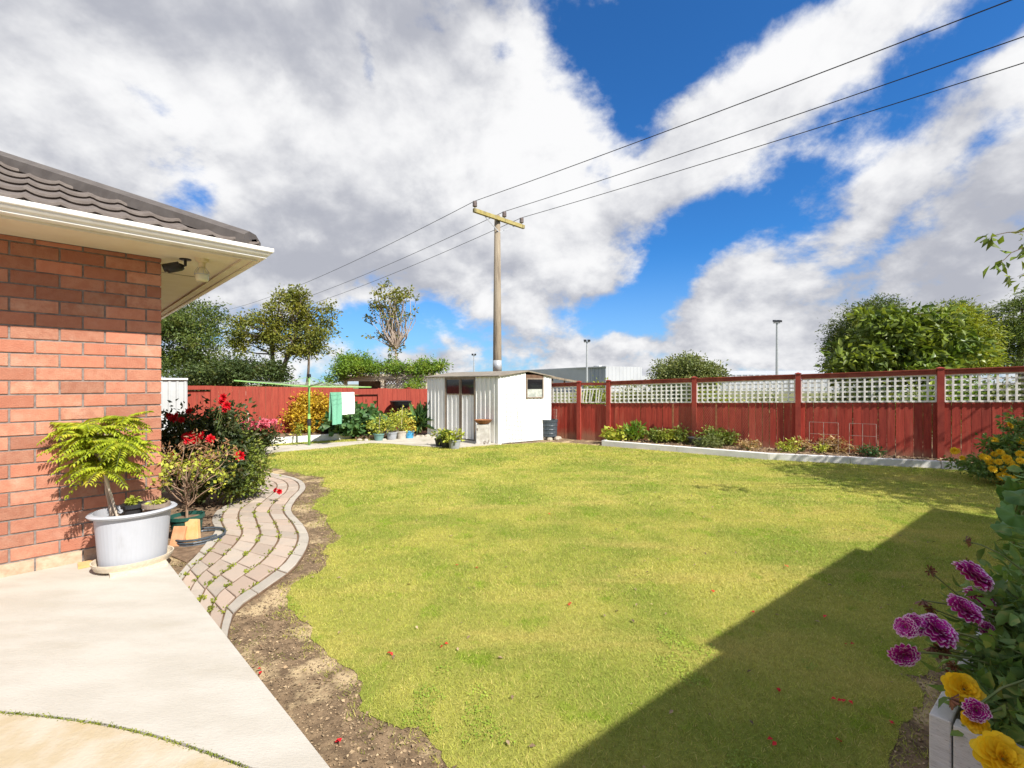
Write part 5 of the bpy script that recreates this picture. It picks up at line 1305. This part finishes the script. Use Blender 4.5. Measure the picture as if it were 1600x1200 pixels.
for px, py, Y, r, nv in ((1505, 1077, 1.45, .050, (-.35, -.75, .55)), (1566, 1186, 1.16, .058, (-.25, -.7, .65)), (1524, 1128, 1.36, .032, (-.6, -.5, -.1)), (1597, 1082, 1.5, .02, (-.2, -.8, .4)), (1584, 1136, 1.42, .018, (0, -.8, .3))):
    c = dahlia_flower(dy_, px, py, Y, r, nv, 'petal_yellow', None, wr=.62, rings=((1, 13, .05), (.98, 13, .3), (.92, 13, .6), (.82, 12, 1.0), (.68, 11, 1.6), (.5, 9, 2.6), (.36, 6, 5))); plant_stem(ms, root+V(random.uniform(-.004, .004), random.uniform(-.004, .004), 0), c-Vector(nv).normalized()*.01)
ms.lathe(root-V(0, 0, .01), [(.001, 0), (.025, .005), (.02, .03), (.001, .035)], 8); ms.build('stem', M['stem'], dy_)
ells = [(tuple(bedp(.16, .20, .48)), (.12, .10, .07)), (tuple(bedp(.35, .30, .50)), (.25, .16, .10)), (tuple(bedp(.05, .35, .47)), (.12, .15, .06))]
v, f, _ = clumps(ells, 80, .08, 13, .06, .46, -.3, .3, curl=.3, six=True); mesh_obj('foliage', v, f, M['leaf_dahlia'], dy_)
bush('dahlia_plant', 'leafy green dahlia without flowers just beyond the magenta one', bedp(2.0, .55, BT-.09), .6, .32, .38, 'leaf_dahlia', 110, .12, 18, .09, .55, 'flower', six=True)
bush('dahlia_plant', 'dense green dahlia behind the large-leaved plant', bedp(3.6, .6, BT-.09), .9, .45, .55, 'leaf_dahlia', 110, .14, 18, .10, .55, 'flower', six=True)

# ------------------------------------------------------------------ things by the house corner
tc0 = G(209, 890, .085); tc0.z = 0; tz = .085
bo = MB(); bo.frame_box(g6(172, 905)-V(0, 0, 0), (g6(262, 884)-g6(172, 905)), nrm*-.34, V(0, 0, .028)); bo.build('wooden_board', M['board'], None, base=tuple(g6(172, 905)), **T('pale board under the big grey tub', 'board'))
bo = MB(); q = g6(122, 890); bo.frame_box(q+V(0, 0, .001), u*.30, nrm*-.12, V(0, 0, .02)); bo.build('wooden_board', M['sandbrick'], None, base=tuple(q), **T('yellowish board between the grey tub and the brick wall', 'board'))
Yt = 3.66; tcx = P(209, 600, Yt); tcx.z = tz+.01
tub = thing('planter_tub', 'large oval grey plastic tub by the brick wall', 'planter', tuple(tcx))
rot = R(45); rT, rB, hT = .235, .195, .415
MB().lathe(tcx, [(rB, 0), (rB+.005, .02), (rT-.01, hT-.05), (rT-.008, hT-.03), (rT+.02, hT-.028), (rT+.032, hT-.012), (rT+.02, hT), (rT-.005, hT), (rT-.015, hT-.07), (.01, hT-.07)], 48, 1.06, .86, rot).build('tub', M['tub'], tub, smooth=False)
MB().lathe(tcx, [(.01, hT-.068), (rT-.02, hT-.068), (rT-.02, hT-.060), (.01, hT-.055)], 32, 1.06, .86, rot).build('soil', M['bedsoil'], tub)
MB().lathe(tcx-V(0, 0, .012), [(rB+.03, 0), (rB+.045, .035), (rB+.05, .055), (rB+.043, .055), (rB+.035, .03), (rB+.02, .006)], 40, 1.06, .86, rot).build('saucer', M['board'], tub)
# sumac growing in the tub
su = thing('sumac_shrub', 'lime green feathery-leaved shrub growing in the grey tub', 'shrub', tuple(tcx+V(0, 0, hT-.06)))
sb = P(177, 805, Yt); s1 = P(168, 765, Yt); s2 = P(163, 700, Yt); mb = MB()
mb.tube([sb, s1, s2, P(165, 670, Yt)], [.020, .016, .011, .005], 8)
br_e = []; mr_ = MB()
for i in range(20):
    a_ = i*2.4; h_ = .55+.5*random.random(); p = sb.lerp(P(166, 690, Yt), h_); e = p+V(math.cos(a_)*random.uniform(.04, .22), math.sin(a_)*random.uniform(.04, .16)-.04, random.uniform(.05, .18))
    limb(mb, p, e, .008, .005, 5, 4, .05); br_e.append(e)
lv = []
def frond(a, d, L, drop=.5, n=11, ll=.06, lw=.36):
    a = Vector(a); d = Vector(d).normalized(); pts = [a+d*(L*i/n)-V(0, 0, drop*L*(i/n)**2) for i in range(n+1)]
    mr_.tube(pts[::2]+[pts[-1]], [.0014]*len(pts[::2]+[pts[-1]]), 3, False)
    side = d.cross(V(0, 0, 1)).normalized(); cs_ = []; ds_ = []; ll_ = []
    for i in range(1, n+1):
        tg = (pts[i]-pts[i-1]).normalized()
        for sg in (-1, 1): cs_.append(pts[i]); ds_.append(side*sg+tg*.45+V(0, 0, -.25+random.uniform(-.1, .1))); ll_.append(ll*(1-.55*abs(i/n-.4)))
    cs_.append(pts[-1]); ds_.append(tg); ll_.append(ll*.7)
    lv.append(leaf_mesh(np.array([tuple(c) for c in cs_]), np.array([tuple(c) for c in ds_]), np.array(ll_), lw, up=np.tile(np.array([0, 0, 3.0]), (len(cs_), 1)), curl=.2))
for e in br_e:
    for k in range(9):
        a_ = random.uniform(0, 6.283); frond(e, (math.cos(a_), math.sin(a_)*.8-.15, random.uniform(-.1, .7)), random.uniform(.17, .28), random.uniform(.25, .7), 12, .062)
v, f = merge(*lv); mesh_obj('foliage', v, f, M['leaf_sumac'], su); mb.build('trunk', M['palebark'], su); mr_.build('leaf_stalks', M['stem'], su)
a, b = P(183, 806, Yt-.03), P(146, 682, Yt-.10)
MB().tube([a, b], .009, 6).build('garden_stake', M['stake'], None, base=tuple(a), **T('pale wooden stake leaning through the lime green shrub', 'stake'))
pot('small_pot', 'small black plastic pot standing inside the grey tub', P(208, 808, Yt+.03), .066, .11, 'blackpot', 'leaf_chart', .035, .03, 20, .03, cat='pot')
pot('small_pot', 'small brown rimmed pot standing inside the grey tub', P(244, 806, Yt+.06), .080, .105, 'brownpot', 'leaf_chart', .035, .035, 22, .03, cat='pot', rim=.014)
# green pot with scruffy shrub
gpz = G(292, 843); gpz.z = 0; gt = pot('green_pot', 'dark green plastic pot behind two leaning bricks', gpz, .135, .24, 'greenpot', cat='pot', rim=.012)
sc = thing('potted_shrub', 'half-bare shrub with yellow-green and brown leaves in the green pot', 'shrub', tuple(gpz+V(0, 0, .2)))
mb = MB(); r_ = gpz+V(0, 0, .2); e0 = r_+V(0, 0, .22); mb.tube([r_, e0], [.012, .010], 7); tipsP = []
for i in range(26):
    a_ = i*2.399; sp = random.uniform(.12, .36); hgt = random.uniform(.22, .62)
    e = r_+V(math.cos(a_)*sp, math.sin(a_)*sp, .15+hgt*(1-.3*sp)); limb(mb, e0+V(0, 0, random.uniform(-.12, .1)), e, .006, .003, 4, 5, .08); tipsP.append(e)
    for j in range(3): e2 = e+Vector(rng.normal(size=3))*.06; limb(mb, e-V(0, 0, .03), e2, .003, .0015, 3, 3, .05); tipsP.append(e2)
mb.build('branches', M['twig'], sc)
tp_ = np.array([tuple(t) for t in tipsP]); low = tp_[tp_[:, 2] < np.quantile(tp_[:, 2], .75)]; hi_ = tp_[tp_[:, 2] >= np.quantile(tp_[:, 2], .45)]
c = np.repeat(low, 9, 0)+rng.normal(size=(len(low)*9, 3))*.028; v, f = leaf_mesh(c, rnd_dirs(len(c), .1), .036*(.6+.8*rng.random(len(c))), .75); mesh_obj('foliage', v, f, M['leaf_chart'], sc)
c = np.repeat(hi_, 10, 0)+rng.normal(size=(len(hi_)*10, 3))*.035; v, f = leaf_mesh(c, rnd_dirs(len(c), .5), .036*(.6+.8*rng.random(len(c))), .32); mesh_obj('withered_foliage', v, f, M['leaf_brown'], sc)
for (pxb, pyb, pxt, pyt, m_, lb) in ((273, 856, 281, 822, 'terracotta', 'orange-brown brick leaning on the green pot, left one'), (300, 853, 298, 811, 'sandbrick', 'yellow-tan brick leaning on the green pot, right one')):
    b_ = G(pxb, pyb); t_ = P(pxt, pyt, b_.y+.07); dd = (t_-b_); wv2 = V(1, .1, 0).normalized()
    o = MB().frame_box(b_-wv2*.055, wv2*.11, dd, wv2.cross(dd).normalized()*-.055).build('loose_brick', M[m_], None, base=tuple(b_), **T(lb, 'brick')); add_bevel(o, .004)
mb = MB(); hc_ = gpz+V(.13, .0, 0)
mb.tube([hc_+V(.20*math.cos(a_*.3), .22*math.sin(a_*.3), .015+.004*a_*.3) for a_ in range(-6, 42)], .011, 6); mb.build('garden_hose', M['hose'], None, base=tuple(hc_), **T('coiled grey garden hose around the green pot', 'hose'))
soil_bed([HC, HC-nrm*3, V(-4.9, 7.3, 0), V(-4.2, 7.0, 0), V(-3.75, 6.6, 0), V(-3.6, 6.1, 0), V(-3.52, 5.75, 0), V(-3.46, 5.4, 0), V(-3.28, 5.02, 0), V(-3.02, 4.68, 0), V(-2.88, 4.35, 0), V(-2.76, 4.05, 0), V(-2.72, 3.85, 0)], .012)
# roses
def rose_bush(label, ells, mat, pm_, blooms, base, n, L, nb=24, group=None, crad=.15, nl=26):
    t = thing('rose_bush', label, 'rose bush', tuple(base), group); v, f, cs = clumps(ells, n, crad, nl, L, .55, -.1, .35); v[:, 2] = np.maximum(v[:, 2], .02)
    mesh_obj('foliage', v, f, M[mat], t); mb = MB(); B_ = Vector(base)
    for i in rng.choice(len(cs), min(nb, len(cs)), replace=False): limb(mb, B_, cs[i], .010, .004, 5, 5, .06)
    for px, py, Y, r in blooms:
        flower(t, 'rose', pm_, P(px, py, Y), (random.gauss(0, .4)+.1, -.8, random.gauss(.3, .3)), r, wr=.75, cup=.4, rings=((1, 8, .3), (.85, 8, .8), (.65, 7, 1.5), (.4, 5, 3)))
        limb(mb, B_, P(px, py, Y+.01), .006, .003, 4, 5, .03)
    mb.build('stem', M['stem'], t); return t
rose_bush('dark-leaved bush with deep red roses beside the brick corner', [E(300, 675, 5.7, 46, 34), E(330, 690, 5.8, 44, 44), E(350, 648, 5.9, 16, 22), E(300, 720, 5.6, 46, 40), E(275, 690, 5.5, 25, 40), E(345, 730, 5.6, 40, 36)], 'leaf_rose', 'petal_red',
          [(270, 655, 5.3, .055), (278, 650, 5.3, .055), (266, 650, 5.35, .045), (284, 656, 5.3, .04), (296, 643, 5.4, .05), (350, 622, 5.6, .06), (354, 634, 5.6, .06), (347, 628, 5.6, .05), (352, 640, 5.6, .045), (291, 682, 5.1, .05), (305, 689, 5.1, .05), (313, 683, 5.1, .04), (317, 680, 5.1, .05), (329, 686, 5.1, .055), (300, 678, 5.1, .04), (375, 712, 5.2, .062), (293, 690, 5.1, .04), (269, 710, 4.9, .03)],
          V(-3.9, 5.75, 0), 250, .065, 40, nl=30)
rose_bush('light green rose bush at the path edge right of the red one', [E(380, 712, 6.1, 27, 24), E(390, 742, 5.9, 24, 24), E(366, 690, 6.3, 18, 14), E(370, 755, 5.8, 28, 14)], 'leaf_rose_light', 'petal_red', [(436, 768, 5.75, .04), (431, 766, 5.75, .035)], V(-3.6, 6.3, 0), 130, .055, 24, crad=.11)
rose_bush('far bush of pink roses before the back fence', [E(388, 675, 9.3, 28, 16), E(412, 680, 9.3, 20, 14), E(400, 690, 9.3, 30, 10)], 'leaf_rose', 'petal_pink',
          [(random.uniform(366, 434), 658+abs(random.gauss(0, 9)), random.uniform(8.8, 9.2), random.uniform(.05, .07)) for _ in range(55)], V(-5.1, 9.4, 0), 90, .06, 18)
rose_bush('small bush of cream flowers between red and pink roses', [E(358, 660, 8.2, 12, 14)], 'leaf_rose_light', 'towel_w', [(355, 655, 7.9, .04), (360, 662, 7.9, .035), (352, 664, 7.9, .035), (362, 652, 8, .03)], V(-5.0, 8.2, 0), 20, .05, 6)

x = rng.uniform(-3, 6, 420000); y = rng.uniform(1.7, 9, 420000); k = in_poly(x, y, lawn_out) & (np.abs(x) < y*1.15); x, y = x[k], y[k]
nz2 = np.array([mnoise.noise(Vector((a*1.7+9, b*1.7, 1)))+.5*mnoise.noise(Vector((a*6, b*6, 2))) for a, b in zip(x, y)])
k = nz2 > .46; x, y = x[k], y[k]; m_ = len(x); up_n = np.tile(np.array([0, 0, 3.]), (m_, 1))
d = rnd_dirs(m_); d[:, 2] = np.abs(d[:, 2])*.4
v, f = leaf_mesh(np.stack([x, y, np.full(m_, .012)], 1), d, .009*(.6+.8*rng.random(m_)), .8, up=up_n); mesh_obj('clover', v, f, M['clover'], kind='stuff')
x = rng.uniform(-3, 6, 700); y = rng.uniform(1.7, 10.5, 700); k = in_poly(x, y, lawn_out); x, y = x[k], y[k]; m_ = len(x); up_n = np.tile(np.array([0, 0, 3.]), (m_, 1)); d = rnd_dirs(m_); d[:, 2] *= .3
v, f = leaf_mesh(np.stack([x, y, np.full(m_, .018)], 1), d, .024*(.5+rng.random(m_)), .55, up=up_n); mesh_obj('fallen_leaves', v, f, M['chips'], kind='stuff')
# fallen petals on the lawn
pts = [(1212, 1081), (1210, 1165), (1308, 1100), (1325, 1100), (1389, 1136), (1290, 967), (1180, 962), (611, 1025), (409, 1052), (530, 1160), (715, 887), (742, 890), (892, 950), (1115, 927), (860, 805), (1228, 888), (1325, 1013), (1308, 1162), (695, 1012)]
c = np.array([tuple(G(px, py)+V(0, 0, .02)) for px, py in pts]); c = np.repeat(c, 2, 0)+rng.normal(size=(len(pts)*2, 3))*np.array([.006, .006, .002])
v, f = leaf_mesh(c, rnd_dirs(len(c), .0)*np.array([1, 1, .2]), .024, .8, up=np.tile(np.array([0, 0, 3.]), (len(c), 1)))
mesh_obj('fallen_petals', v, f, M['petal_red'], kind='stuff')

S.cycles.use_adaptive_sampling = True
